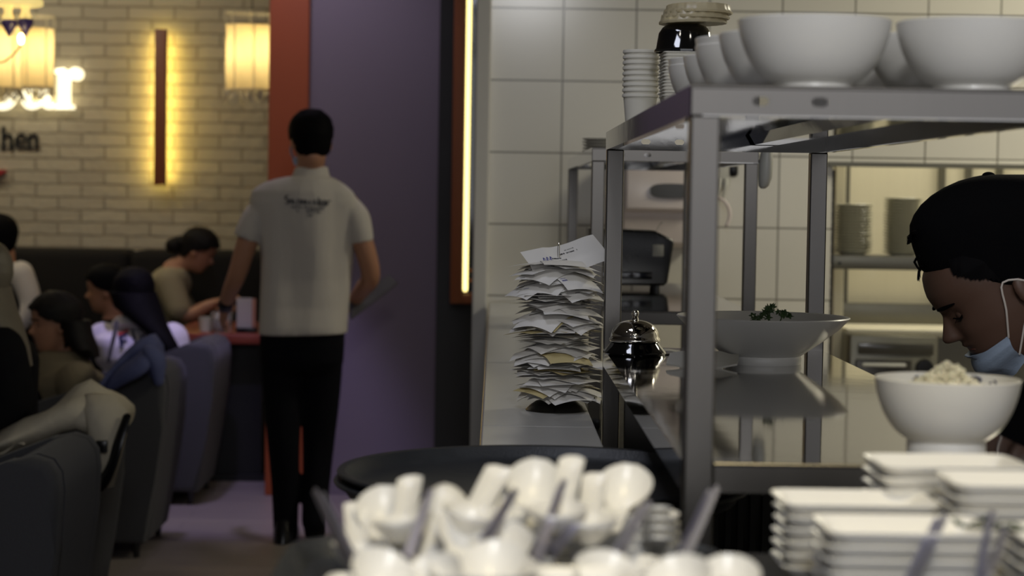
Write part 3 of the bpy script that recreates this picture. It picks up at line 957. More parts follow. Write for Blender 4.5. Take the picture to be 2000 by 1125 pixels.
# ------------------------------------------------------------------ spike with receipts
sc = V((.1115, 3.565, LZ))
sp = empty('receipt_spike', sc, 'steel spike on a round base holding the tall pile of receipts', 'spike')
bm = NB(); lathe(bm, [(0, 0), (.0525, 0), (.0535, .0015), (.052, .003), (.046, .009), (.036, .016), (.02, .0215), (.006, .024), (0, .0245)], sc, 56); obj('base', bm, M['darksteel'], sp)
bm = NB(); tube(bm, [sc + V((0, 0, .02)), sc + V((0, 0, .286)), sc + V((0, 0, .2935))], [.0021, .0021, .0004], 10, 1, dome=False); obj('rod', bm, M['chrome'], sp)
N = 128
zlo, zhi = LZ + .0335, LZ + .263
me_ink = []
for i in range(N):
    f = i / (N - 1)
    z0 = zlo + (zhi - zlo) * f
    w = R.choice((.08, .08, .078, .074)); L = R.uniform(.095, .158)
    ang = R.uniform(0, 2 * PI)
    if i % 3 == 0: ang = R.choice((PI / 4, 3 * PI / 4, 1.1, 2.1)) + R.uniform(-.25, .25)
    hu, hv = R.uniform(.42, .58), R.uniform(.38, .62)
    if L > .13: hv = R.uniform(.45, .55)
    k = 1.7 + 1.3 * math.sin(i * .17 + 1) + R.uniform(-.8, 1.3)
    ti, td = .06 + .05 * math.sin(i * .13), i * .19
    fold = R.uniform(-.25, .35); rip = R.uniform(0, .0016); rp_ = R.uniform(0, 6)
    ca, sa = math.cos(ang), math.sin(ang)

    def rec(u, v):
        a = (u - hu) * w; b = (v - hv) * L
        r2 = a * a + b * b
        x = a * ca - b * sa; y = a * sa + b * ca
        z = -k * r2 - abs(a) * fold * .18 + rip * math.sin(b * 90 + rp_) * min(1, r2 * 900) + ti * (x * math.cos(td) + y * math.sin(td)) * .5
        z += .55 * r2 * math.sin(math.atan2(b, a) * 2 + rp_)
        z = max(z, -.032 - .02 * f) if z0 + z > LZ + .003 else LZ + .003 - z0
        return V((sc.x + x, sc.y + y, z0 + z))
    bm = NB()
    sheet(bm, rec, 8, 11, .00012)
    yel = i in (9, 22, 23, 41, 60, 61, 78)
    o = obj('receipt', bm, M['paper_yellow'] if yel else M['paper'], origin=(sc.x, sc.y, z0))
    if yel:
        tag(o, 'yellowed order receipt in the tall pile on the spike', 'receipt', 'yellowed receipts on the spike')
    else:
        tag(o, 'white order receipt in the tall pile on the spike', 'receipt', 'white receipts on the spike')
    if R.random() < .45:
        bm = NB()
        uu = R.choice((.12, .3, .62, .8))
        for q in range(R.randint(2, 5)):
            va = R.uniform(.03, .2) if q % 2 else R.uniform(.78, .92)
            p0, p1 = rec(uu, va), rec(uu + .03, va + .045)
            p2 = rec(min(uu + .14, .98), va)
            d1, d2 = (p1 - p0) * .5, (p2 - p0)
            up = V((0, 0, .0003))
            vs = [bm.verts.new(p + up) for p in (p0, p0 + d2, p0 + d2 + d1 * .4, p0 + d1 * .4)]
            bm.faces.new(vs)
        obj('printing', bm, M['inkblue'] if R.random() < .2 else M['ink'], o)

# the top receipt: a long slip that curls up to the right
zc = sc.z + .270
A = W(1037, 521, 3.53); Bp = W(1111, 533, 3.50); Cp = W(1181, 488, 3.555); Dp = W(1058, 491, 3.60); E = W(1150, 477, 3.585)


def top(u, v):
    """u along the slip (left to right), v across (front to back)"""
    ang = math.radians(22)
    L, w = .139, .072
    a = (u - .42) * L; b = (v - .52) * w
    x = a * math.cos(ang) - b * math.sin(ang) * 1.0; y = a * math.sin(ang) + b * math.cos(ang)
    z = .0005 - .011 * max(0, .35 - v) * 2.2 - .014 * max(0, .3 - u) * 2 + .055 * max(0, u - .38) ** 1.45 - .10 * max(0, u - .8) ** 2
    z += .034 * (v - .62)
    return V((sc.x + x, sc.y + y, zc + z))


bm = NB(); sheet(bm, top, 30, 14, .00015)
tr = obj('receipt', bm, M['paper'], origin=(sc.x, sc.y, zc)); tag(tr, 'printed white receipt on top of the spike, curling up to the right', 'receipt')
bm = NB()


def mark(u, v, du, dv, wd):
    p0, p1 = top(u, v), top(u + du, v + dv)
    up = V((0, 0, .0004))
    t = (p1 - p0).normalized(); s = V((0, 0, 1)).cross(t).normalized() * wd
    s = s * 1.7
    vs = [bm.verts.new(p + up) for p in (p0 - s, p1 - s, p1 + s, p0 + s)]
    bm.faces.new(vs)


for (v, u0, u1, h) in ((.46, .32, .44, .05), (.36, .28, .37, .045), (.36, .385, .5, .045), (.22, .26, .3, .03), (.22, .315, .325, .03), (.22, .34, .38, .03),
                       (.62, .46, .52, .05), (.62, .55, .66, .05), (.62, .69, .7, .05), (.74, .55, .57, .03), (.74, .59, .66, .03)):
    u = u0
    while u < u1:
        mark(u, v - h / 2, 0, h, .0004)
        if R.random() < .7: mark(u, v + R.choice((-h / 2, 0, h / 2)), .009, 0, .0003)
        if R.random() < .5: mark(u + .009, v - h / 2, 0, h * R.choice((.5, 1)), .0004)
        u += .0165
obj('printing', bm, M['ink'], tr)
bm = NB()
for u in (.2, .245, .29):
    mark(u, .40, .02, .16, .0006); mark(u + .005, .42, .03, .02, .0006); mark(u + .02, .56, .015, -.1, .0005)
tag(obj('handwriting', bm, M['inkblue'], tr), 'blue handwriting')

# ------------------------------------------------------------------ on the top shelf behind the bowls
def cup_mesh():
    bm = NB()
    lathe(bm, [(0, 0), (.0225, 0), (.0272, .0495), (.029, .0495), (.0294, .052), (.0285, .0545), (.0268, .0545), (.022, .002), (0, .002)], (0, 0, 0), 36)
    return bm


nm = ['lowest', 'second', 'third', 'fourth', 'fifth', 'sixth', 'seventh', 'eighth', 'topmost']
cp0 = obj('paper_cup', cup_mesh(), M['card'], origin=(0, 0, 0))
cx = W(1251, 160, 3.3).x
for i in range(9):
    c = cp0 if i == 0 else copy_tree(cp0)
    c.location = (cx, 3.3, ZHI + i * .0088)
    tag(c, '%s white paper cup%s, left rear of the top shelf' % (nm[i], ' of the stack' if i in (0, 8) else ' from below in the stack'), 'cup', 'stacked paper cups')


def box_mesh():
    bm = NB()
    def rr(w, d, z, r=.006, n=4):
        out = []
        for sx, sy, a0 in ((1, 1, 0), (-1, 1, PI / 2), (-1, -1, PI), (1, -1, 1.5 * PI)):
            for k in range(n):
                a = a0 + PI / 2 * k / (n - 1)
                out.append(V((sx * (w / 2 - r) + r * math.cos(a), sy * (d / 2 - r) + r * math.sin(a), z)))
        return out
    rings(bm, [rr(.102, .082, 0), rr(.116, .096, .046), rr(.12, .1, .046), rr(.12, .1, .0475), rr(.114, .094, .0475), rr(.1, .08, .0015)])
    return bm


bx0 = obj('food_box', box_mesh(), M['card'], origin=(0, 0, 0))
bxx = W(1289, 150, 3.2).x + .061
for i in range(14):
    c = bx0 if i == 0 else copy_tree(bx0)
    c.location = (bxx + R.uniform(-.001, .001), 3.2, ZHI + i * .0051)
    c.rotation_euler = (0, 0, R.uniform(-.02, .02))
    if i == 13:
        tag(c, 'topmost white paper food box, directly under the black plastic bowl', 'box', 'nested white food boxes')
    elif i == 0:
        tag(c, 'lowest white paper food box of the nested stack on the top shelf', 'box', 'nested white food boxes')
    else:
        tag(c, 'white paper food box inside the nested stack behind the left row of bowls', 'box', 'middle boxes of the nested stack')
zt_ = ZHI + 13 * .0051 + .048
bm = NB(); lathe(bm, [(.046, 0), (.0485, 0), (.0485, .003), (.045, .006), (.041, .03), (.035, .039), (.03, .0425), (.022, .0445), (0, .0445), (0, .043), (.033, .038), (.043, .005), (.046, 0)], (0, 0, 0), 40)
kx = W(1330, 80, 3.2).x + .006
kb = obj('plastic_bowl', bm, M['blackgloss'], origin=(0, 0, 0)); kb.location = (kx, 3.2, zt_ + .0005)
tag(kb, 'black glossy plastic bowl upside down on the white food boxes', 'bowl')
for i in range(3):
    bm = NB()
    rr = .052
    n = 60
    rs = []
    for (r0, z) in ((rr, 0), (rr * 1.01, .003), (rr * .96, .006), (rr * .93, .014), (rr * .6, .016), (.001, .016)):
        rs.append([V(((r0 + (.0012 * math.sin(k * 2 * PI / n * 20) if r0 > .04 else 0)) * math.cos(2 * PI * k / n), (r0 + (.0012 * math.sin(k * 2 * PI / n * 20) if r0 > .04 else 0)) * math.sin(2 * PI * k / n), z)) for k in range(n)])
    rings(bm, rs)
    o = obj('plastic_cover', bm, M['clear'], origin=(0, 0, 0)); o.location = (kx + .012 + .004 * i, 3.2, zt_ + .0453 + .0075 * i); o.rotation_euler = (0, .02 * (i - 1), i)
    tag(o, ('lowest', 'middle', 'topmost')[i] + ' of the three frosted plastic covers on the black plastic bowl', 'cover', 'frosted plastic covers')

# stack on the far shelf
bm = NB(); lathe(bm, [(0, 0), (.045, 0), (.062, .006), (.064, .0085), (.06, .0085), (.045, .002), (0, .002)], (0, 0, 0), 40)
fp = obj('foam_plate', bm, M['card'], origin=(0, 0, 0))
fx = W(1137, 265, 5.75).x + .064
for i in range(6):
    c = fp if i == 0 else copy_tree(fp)
    c.location = (fx, 5.75, ZHI + i * .0085)
    tag(c, '%s pale plate of the stack on top of the far steel shelf' % ('lowest', 'second lowest', 'third lowest', 'third highest', 'second highest', 'topmost')[i], 'plate', 'pale plates on the far shelf')

# ------------------------------------------------------------------ printer, dispenser and hooks
pz = ZLO
px0, px1 = W(1150, 510, 5.72).x, W(1316, 510, 5.72).x
ptop = W(1230, 447, 5.72).z
pt = empty('receipt_printer', (.5 * (px0 + px1), 5.78, pz), 'black receipt printer on the lower tier of the far steel shelf', 'printer')
x0p = max(px0, .25)
bm = NB()
prism(bm, [(x0p, pz + .012), (x0p, ptop), (px1 - .055, ptop - .004), (px1 - .004, ptop - .028), (px1, ptop - .04), (px1 - .016, pz + .02), (px1 - .026, pz + .012)], 'y', 5.72, 5.9, .007, 3)
obj('body', bm, M['black'], pt)
bm = NB()
for x in (x0p + .02, px1 - .045):
    for y in (5.74, 5.88):
        lathe(bm, [(0, 0), (.009, 0), (.009, .013), (0, .013)], (x, y, pz), 12)
obj('rubber_foot', bm, M['traymat'], pt)
a, b = W(1275, 478, 5.715), W(1296, 501, 5.715)
bm = NB(); box(bm, a.x, b.x, 5.7175, 5.7215, b.z, a.z, .001); tag(obj('badge', bm, M['greyplastic'], pt), 'small grey square badge')
bm = NB(); tube(bm, [W(1281, 452, 5.8), W(1288, 440, 5.8), W(1294, 434, 5.8)], .0012, 5, 2); obj('paper_guide', bm, M['greyplastic'], pt)
bm = NB(); box(bm, x0p + .012, px1 - .06, 5.716, 5.721, pz + .03, pz + .05, .001); obj('paper_slot', bm, M['blackgloss'], pt)

d = 7.0
a, b = W(1221, 296, d), W(1358, 486, d)
dp = empty('towel_dispenser', (.5 * (a.x + b.x), 7.13, b.z), 'white paper towel dispenser on the tiled wall behind the far shelf', 'dispenser')
bm = NB()
zm = W(1270, 412, d).z
prism(bm, [(7.139, b.z), (7.07, b.z), (7.035, b.z + .02), (7.028, zm - .004), (7.0, zm), (6.99, zm + .01), (6.985, a.z - .05), (7.01, a.z - .01), (7.05, a.z), (7.139, a.z)], 'x', a.x, b.x, .012, 3)
obj('housing', bm, M['dispenser'], dp)
p1, p2 = W(1270, 358, 6.985), W(1352, 388, 6.985)
bm = NB(); cxx = .5 * (p1.x + p2.x)
loft(bm, [((cxx, 6.979, .5 * (p1.z + p2.z)), ((p2.x - p1.x) / 2, 0, 0), (0, 0, (p1.z - p2.z) / 2)), ((cxx, 6.99, .5 * (p1.z + p2.z)), ((p2.x - p1.x) / 2, 0, 0), (0, 0, (p1.z - p2.z) / 2))], 32, 3)
obj('level_window', bm, M['smoke'], dp)

# white curved tap-like arm and bracket behind the near post
wa = empty('wall_hook', W(1404, 350, 7.1), 'white curved arm with grey prongs on the tiles behind the near post', 'hook')
bm = NB(); tube(bm, [W(1398, 386, 7.06), W(1414, 392, 7.05), W(1424, 408, 7.05), W(1425, 425, 7.05), W(1419, 440, 7.05)], .0065, 10); obj('arm', bm, M['dispenser'], wa)
q = W(1408, 338, 7.1); bm = NB(); boxc(bm, (q.x, 7.11, q.z), .06, .058, .095, .006); obj('bracket', bm, M['greyplastic'], wa)
for px in (1404, 1418):
    bm = NB(); tube(bm, [W(px, 352, 7.08), W(px - 1, 368, 7.07), W(px - 6, 384, 7.07)], [.009, .008, .006], 10); obj('prong', bm, M['greyplastic'], wa)
bm = NB(); boxc(bm, W(1432, 332, 7.1), .032, .05, .05, .012, mat=None); obj('clip', bm, M['black'], wa)
g0 = W(1494, 296, 4.66)
bm = NB()
zt2 = W(1494, 291, 4.66).z
loft(bm, [((.6145, 4.66, zt2), (.006, 0, 0), (0, .012, 0)), ((.6145, 4.66, zt2 - .004), (.0125, 0, 0), (0, .02, 0)), ((.6135, 4.66, zt2 - .03), (.0165, 0, 0), (0, .024, 0)),
          ((.6125, 4.66, zt2 - .065), (.0155, 0, 0), (0, .022, 0)), ((.6095, 4.66, zt2 - .084), (.0115, 0, 0), (0, .016, 0)), ((.608, 4.66, zt2 - .09), (.005, 0, 0), (0, .008, 0))], 24, 2)
hk = empty('hanging_pad', (.613, 4.66, zt2 - .09), 'rounded grey pad hooked on the right corner of the far steel shelf', 'hook')
obj('pad', bm, M['greyplastic'], hk)
bm = NB(); box(bm, .5935, .607, 4.655, 4.665, ZHI, ZHI + .003); box(bm, .604, .607, 4.655, 4.665, zt2 - .01, ZHI + .003); obj('hook', bm, M['steel'], hk)

# ------------------------------------------------------------------ rack in the scullery opening
d = 7.45
rk = empty('storage_rack', (1.6, 7.6, 0), 'perforated steel rack with two plate stacks in the opening behind the cook', 'rack')
sz = W(1680, 499, d).z
rx0 = W(1614, 480, 7.4).x
for x in (rx0, 2.35):
    bm = NB()
    box(bm, x, x + .026, 7.4, 7.404, 0, ZO - .02); box(bm, x, x + .004, 7.404, 7.43, 0, ZO - .02)
    up = obj('upright', bm, M['darksteel'], rk)
    bm = NB()
    for k in range(24):
        z = .7 + k * .0395
        lathe(bm, [(0, 0), (.0045, 0), (.0045, .001), (0, .001)], (0, 0, 0), 10, Matrix.Translation(V((x + .013, 7.3998, z))) @ Matrix.Rotation(PI / 2, 4, 'X'))
    obj('perforation', bm, M['panel'], up)
for z in (sz, .2):
    bm = NB(); box(bm, rx0 + .026, 2.35, 7.42, 7.66 if z == sz else 7.5, z - .05, z, .003)
    s_ = obj('rack_shelf', bm, M['rack'], rk)
    if z == sz:
        bm = NB(); q = W(1640, 514, 7.42); lathe(bm, [(0, 0), (.006, 0), (.005, .003), (0, .004)], (0, 0, 0), 10, Matrix.Translation(V((q.x, 7.42, q.z))) @ Matrix.Rotation(PI / 2, 4, 'X')); obj('bolt', bm, M['black'], s_)
bm = NB(); box(bm, W(1629, 500, 7.9).x, W(1649, 500, 7.9).x, 7.9, 7.96, 0, 2.9, .004); struct('trim_7', bm, M['panel'])
bm = NB(); lathe(bm, [(0, 0), (.042, 0), (.044, .003), (.07, .012), (.0735, .0145), (.072, .016), (.066, .0145), (.04, .006), (0, .006)], (0, 0, 0), 40)
pl0 = obj('plate', bm, M['porcelain_grey'], origin=(0, 0, 0))
ordn = ['', 'second', 'third', 'fourth', 'fifth', 'sixth', 'seventh', 'eighth', 'ninth', 'tenth', 'eleventh', 'twelfth', 'thirteenth', 'fourteenth', 'fifteenth', 'sixteenth', 'seventeenth', 'eighteenth', 'nineteenth', 'twentieth']
first = True
for nme, pxc, n, pit in (('left', 1665, 17, .0107), ('right', 1762, 19, .0109)):
    for i in range(n):
        c = pl0 if first else copy_tree(pl0)
        first = False
        x = W(pxc, 499, d + .1).x
        c.location = (x + R.uniform(-.0015, .0015), d + .1, sz + i * pit)
        c.rotation_euler = (0, 0, R.uniform(0, 6))
        w_ = 'lowest' if i == 0 else 'topmost' if i == n - 1 else ordn[i] + ' from below'
        tag(c, 'pale grey plate, %s in the %s plate stack on the rack' % (w_, nme), 'plate', 'plate stack at the %s on the rack' % nme)

# scullery sink and appliance
sk = empty('sink_unit', (1.55, 7.85, 0), 'long stainless sink behind the cook below the rack shelf', 'sink')
za, zb_ = W(1750, 600, 7.85).z, W(1750, 642, 7.85).z
sx0 = W(1652, 620, 7.85).x
bm = NB(); box(bm, sx0, 2.6, 8.14, 8.16, zb_, za, .003); box(bm, sx0, sx0 + .012, 7.86, 8.14, zb_ - .03, za - .1, .003); obj('splashback', bm, M['rack'], sk)
bm = NB(); box(bm, sx0, 2.6, 7.8, 8.14, zb_ - .03, zb_ - .0, .006); obj('rim', bm, M['panel'], sk)
bm = NB(); box(bm, sx0 + .02, 2.58, 7.84, 8.12, zb_ - .2, zb_ - .03); obj('basin', bm, M['rack'], sk)
for x in (sx0 + .02, 2.55):
    bm = NB(); box(bm, x, x + .03, 7.85, 7.88, 0, zb_ - .03); obj('leg', bm, M['rack'], sk)
ap = empty('undercounter_washer', (1.6, 7.7, 0), 'grey undercounter washer with a dark door below the sink', 'appliance')
az = W(1750, 655, 7.6).z
ax0, ax1 = W(1664, 700, 7.55).x, W(1838, 700, 7.55).x
bm = NB(); box(bm, ax0, ax1, 7.60, 7.78, .0, az, .008); obj('cabinet', bm, M['rack'], ap)
bm = NB(); box(bm, ax0 + .02, ax1 - .1, 7.585, 7.602, .2, az - .09, .005); dr = obj('door', bm, M['darksteel'], ap)
bm = NB(); box(bm, ax0 + .03, ax1 - .02, 7.586, 7.602, az - .07, az - .03, .003); obj('control_panel', bm, M['smoke'], ap)
bm = NB(); tube(bm, [(ax0 + .05, 7.58, az - .11), (ax1 - .13, 7.58, az - .11)], .008, 8, 1); obj('handle', bm, M['greyplastic'], dr)
bm = NB(); lathe(bm, [(0, 0), (.035, 0), (.03, .02), (0, .022)], (0, 0, 0), 20, Matrix.Translation(V((ax1 - .05, 7.601, az - .12))) @ Matrix.Rotation(PI / 2, 4, 'X')); obj('dial', bm, M['black'], ap)


# ------------------------------------------------------------------ foreground: trays, counter, crockery
tcx, tcy = .0625, 2.52
for i in range(2):
    z = LZ + .0005 + i * .0115
    bm = NB()
    lathe(bm, [(0, 0), (.225, 0), (.238, .003), (.247, .0155), (.2555, .0185), (.257, .0215), (.2555, .0235), (.247, .0225), (.238, .012), (.228, .0045), (0, .0035)], (0, 0, 0), 96)
    o = obj('round_tray', bm, M['traymat'], origin=(0, 0, 0)); o.location = (tcx + .004 * i, tcy, z)
    tag(o, ('lower', 'upper')[i] + ' of the two round black serving trays on the ledge end', 'tray', 'round black trays')

SZ = 1.095
sv = empty('service_counter', (.5, 1.3, 0), 'dark service counter in the foreground under the crockery', 'counter')
bm = NB(); box(bm, -.14, 1.15, .7, 1.81, SZ - .03, SZ, .004); obj('top', bm, M['counter'], sv)
bm = NB(); box(bm, -.12, 1.13, .72, 1.78, .05, SZ - .03); obj('body', bm, M['counter'], sv)
bm = NB(); box(bm, -.1, 1.1, .75, 1.75, 0, .05); obj('plinth', bm, M['blackwall'], sv)


def rrect(w, d, z, r, n=6, c=(0, 0)):
    out = []
    for sx, sy, a0 in ((1, 1, 0), (-1, 1, PI / 2), (-1, -1, PI), (1, -1, 1.5 * PI)):
        for k in range(n):
            a = a0 + PI / 2 * k / (n - 1)
            out.append(V((c[0] + sx * (w / 2 - r) + r * math.cos(a), c[1] + sy * (d / 2 - r) + r * math.sin(a), z)))
    return out


def dish(w, d, h, r, slope, t):
    """rectangular dish: flat foot, flared walls, rolled rim"""
    bm = NB()
    rings(bm, [rrect(w - 2 * slope, d - 2 * slope, 0, r * .8), rrect(w - 1.7 * slope, d - 1.7 * slope, h * .12, r * .85), rrect(w - .5 * slope, d - .5 * slope, h * .7, r), rrect(w, d, h - t * .6, r * 1.1), rrect(w + .001, d + .001, h - t * .2, r * 1.1),
               rrect(w - .001, d - .001, h, r * 1.1), rrect(w - .5 * slope - 1.5 * t, d - .5 * slope - 1.5 * t, h * .78, r), rrect(w - 2 * slope - t, d - 2 * slope - t, t * 1.3, r * .7)])
    return bm


bm = dish(.36, .50, .02, .05, .015, .004)
cty = obj('serving_tray', bm, M['traymat'], origin=(0, 0, 0)); cty.location = (.012, 1.5, SZ + .0003)
tag(cty, 'black rectangular tray on the counter under the spoons and sauce dishes', 'tray')
TZ = SZ + .0065

# rectangular plates, four stacks at the right
rp0 = obj('rectangular_plate', dish(.128, .088, .0195, .012, .014, .0036), M['porcelain'], origin=(0, 0, 0))
stk = [('back left', .3, 1.675, 6, 0, .0102), ('front left', .312, 1.54, 6, 0, .0102), ('back right', .391, 1.755, 8, .05, .0104), ('middle right', .431, 1.645, 8, 0, .0104), ('front right', .452, 1.515, 6, 0, .0102)]
first = True
for nme, x, y, n, rz, pit in stk:
    for i in range(n):
        c = rp0 if first else copy_tree(rp0)
        first = False
        c.location = (x + R.uniform(-.0012, .0012), y + R.uniform(-.001, .001), SZ + .0003 + i * pit)
        c.rotation_euler = (0, 0, rz + R.uniform(-.02, .02))
        w_ = 'lowest' if i == 0 else 'topmost' if i == n - 1 else ordn[i] + ' from below'
        tag(c, 'white rectangular plate, %s, %s foreground stack' % (w_, nme), 'plate', 'rectangular plates, %s stack' % nme)
# green garnish between the stacks
q = V((.382, 1.50, SZ + .0735))
gp = empty('parsley_sprig', q, 'wilted green sprig lying on the front left rectangular plates', 'herb')
bm = NB(); tube(bm, [q + V((-.03, .01, .0005)), q, q + V((.012, -.01, .002))], .0012, 6, 3); obj('stem', bm, M['parsley'], gp)
bm = NB()
for k in range(9):
    leafblade(bm, q + V((-.03 + k * .005, .01 - k * .002, .002)), (R.uniform(-1, 1), R.uniform(-1, 0), .3), (0, -.4, 1), R.uniform(.008, .013), .004)
obj('leaf_cluster', bm, M['parsley'], gp)

# small square sauce dishes
sd0 = obj('sauce_dish', dish(.062, .062, .0185, .008, .009, .003), M['porcelain'], origin=(0, 0, 0))
sds = [('right', .0985, 1.66, 5, .0), ('middle', .045, 1.645, 5, .05), ('left', -.02, 1.61, 4, -.1), ('outer left', -.082, 1.66, 3, .2), ('near middle', .02, 1.5, 3, .1), ('near right', .095, 1.52, 3, -.1), ('near left', -.055, 1.5, 3, .15)]
first = True
for nme, x, y, n, rz in sds:
    for i in range(n):
        c = sd0 if first else copy_tree(sd0)
        first = False
        c.location = (x + R.uniform(-.001, .001), y, TZ + i * .0088)
        c.rotation_euler = (0, 0, rz + R.uniform(-.04, .04))
        w_ = 'lowest' if i == 0 else 'topmost' if i == n - 1 else ordn[i] + ' from below'
        tag(c, 'white square sauce dish, %s in the %s stack on the black tray' % (w_, nme), 'dish', 'sauce dishes, %s stack' % nme)


# ceramic soup spoons
def spoon_mesh():
    bm = NB()
    nu, nv = 26, 10
    def surf(u, v, o):
        L = .135
        x = u * L
        if u < .52:
            s = math.sin(PI * min(max((u / .52), 0.0), 1) ** .8) ** .6 if 0 < u < .52 else .0
            w = max(.005, .0225 * s)
            if u > .3: w = max(w, .0095)
            dep = .019 * math.sin(PI * min(u / .50, 1)) ** .8 if u < .5 else 0
            zb = 0
        if u >= .52:
            w = .0095 + .0012 * (u - .52) / .48
            if u > .94: w *= max(.35, math.sqrt(max(0, 1 - ((u - .94) / .065) ** 2)))
            dep = .0045
            zb = 0
        w = w if u > .02 else .006
        base = .02 + .022 * max(0, u - .46) / .54
        y = (v - .5) * 2
        dd = max(dep, .004 * min(1, u / .12)) * min(1, max(0, 1.0 - u) / .08)
        z = base - dd * (1 - y * y)
        # thickness
        z -= o * .003
        return V((x, y * (w - o * .0008), z))
    top_ = [[bm.verts.new(surf(i / nu, j / nv, 0)) for j in range(nv + 1)] for i in range(nu + 1)]
    bot = [[bm.verts.new(surf(i / nu, j / nv, 1)) for j in range(nv + 1)] for i in range(nu + 1)]
    for i in range(nu):
        for j in range(nv):
            bm.faces.new((top_[i][j], top_[i + 1][j], top_[i + 1][j + 1], top_[i][j + 1]))
            bm.faces.new((bot[i][j], bot[i][j + 1], bot[i + 1][j + 1], bot[i + 1][j]))
    for i in range(nu):
        for j in (0, nv):
            a = (top_[i][j], bot[i][j], bot[i + 1][j], top_[i + 1][j])
            bm.faces.new(a if j == 0 else a[::-1])
    for j in range(nv):
        for i in (0, nu):
            a = (top_[i][j], top_[i][j + 1], bot[i][j + 1], bot[i][j])
            bm.faces.new(a if i == 0 else a[::-1])
    bmesh.ops.translate(bm, verts=bm.verts, vec=(-.035, 0, 0))
    return bm


s0 = obj('soup_spoon', spoon_mesh(), M['porcelain'], origin=(0, 0, 0))
first = True
SB, SE = V((0, 0, .012)), V((.1, 0, .037))


def spoon(b, e, far, roll, label):
    """b = (px, py, depth) of the middle of the bowl, e = pixel of the handle end, far = +1 handle points away"""
    global first
    c = s0 if first else copy_tree(s0)
    first = False
    p = W(*b)
    L = (SE - SB).length
    best, bd = None, 9
    for i in range(200):
        d = b[2] + far * .0006 * i
        q = W(e[0], e[1], d)
        er = abs((q - p).length - L)
        if er < bd: best, bd = q, er
    v = best - p
    el = math.atan2(v.z, math.hypot(v.x, v.y)) - math.atan2(SE.z - SB.z, SE.x)
    m = Matrix.Rotation(math.atan2(v.y, v.x), 4, 'Z') @ Matrix.Rotation(-el, 4, 'Y') @ Matrix.Rotation(math.radians(roll), 4, 'X')
    if abs(roll) > 90:
        el = math.atan2(v.z, math.hypot(v.x, v.y)) + math.atan2(SE.z - SB.z, SE.x)
        m = Matrix.Rotation(math.atan2(v.y, v.x), 4, 'Z') @ Matrix.Rotation(-el, 4, 'Y') @ Matrix.Rotation(math.radians(roll), 4, 'X')
    c.rotation_mode = 'XYZ'
    c.rotation_euler = m.to_euler('XYZ')
    c.location = p - m.to_3x3() @ SB
    return tag(c, label, 'spoon', 'white soup spoons on the black tray')


spoon((1042, 962, 1.62), (1005, 1066), -1, -8, 'white soup spoon with the largest bowl, middle of the heap')
spoon((1218, 966, 1.66), (1175, 1048), -1, -6, 'white soup spoon with a wide open bowl at the right of the heap')
spoon((1092, 1010, 1.54), (1119, 902), 1, 0, 'white soup spoon whose handle stands highest of the heap')
spoon((920, 1015, 1.54), (962, 920), 1, 12, 'white soup spoon with a slanted handle left of the largest bowl')
spoon((985, 1020, 1.56), (994, 925), 1, -8, 'white soup spoon with an upright handle just left of the largest bowl')
spoon((868, 980, 1.60), (842, 1090), -1, 180, 'upturned white soup spoon with a bright glint on its back')
spoon((786, 1030, 1.54), (812, 940), 1, -8, 'white soup spoon with a blunt handle end, left of the upturned one')
spoon((750, 1015, 1.60), (738, 1120), -1, 0, 'white soup spoon seen bowl first at the left of the heap')
spoon((702, 1085, 1.52), (689, 993), 1, 5, 'white soup spoon at the far left with its handle end raised')
spoon((1150, 1030, 1.55), (1163, 935), 1, 0, 'white soup spoon standing between the tallest handle and the right bowl')
spoon((985, 1075, 1.5), (1060, 1130), -1, 10, 'white soup spoon low in the middle of the heap under the tweezers')
spoon((905, 1055, 1.5), (860, 1125), -1, -15, 'white soup spoon low at the left front of the heap')
# nested spoons standing at the right, ends toward the camera
for i in range(4):
    q = W(1290, 1085 - i * 18, 1.60)
    c = copy_tree(s0)
    c.location = (q.x + .002, 1.70, TZ + .0008 + i * .0078)
    c.rotation_euler = (0, 0, math.radians(-92))
    c['label'] = '%s white soup spoon in the neat nest at the tray right end' % ('lowest', 'second lowest', 'second highest', 'topmost')[i]
    c['group'] = 'nested soup spoons'
# nearest dishes and spoons along the bottom edge of the photo
nx = [((742, 1142, 1.33), (705, 1225), -20, 'far left'), ((850, 1150, 1.33), (900, 1215), 25, 'left'), ((962, 1122, 1.34), (930, 1200), 0, 'middle'),
      ((1180, 1142, 1.34), (1130, 1210), -18, 'right of centre'), ((1330, 1150, 1.33), (1370, 1220), 15, 'right'), ((1420, 1150, 1.37), (1395, 1230), 0, 'far right')]
for b_, e_, ro_, lab in nx:
    o = spoon(b_, e_, -1, ro_, 'white soup spoon at the bottom edge of the photo, %s one' % lab)
    o['group'] = 'soup spoons at the bottom edge'
nd = [(-.078, 1.33, 5, 'far left'), (-.008, 1.345, 6, 'left'), (.062, 1.32, 6, 'middle'), (.128, 1.34, 5, 'right')]
for x, y, n, lab in nd:
    for i in range(n):
        c = copy_tree(sd0)
        c.location = (x, y, TZ + i * .0088); c.rotation_euler = (0, 0, R.uniform(-.1, .1))
        w_ = 'lowest' if i == 0 else 'topmost' if i == n - 1 else ordn[i] + ' from below'
        tag(c, 'white square sauce dish, %s in the nearest row, %s stack' % (w_, lab), 'dish', 'nearest sauce dishes, %s stack' % lab)


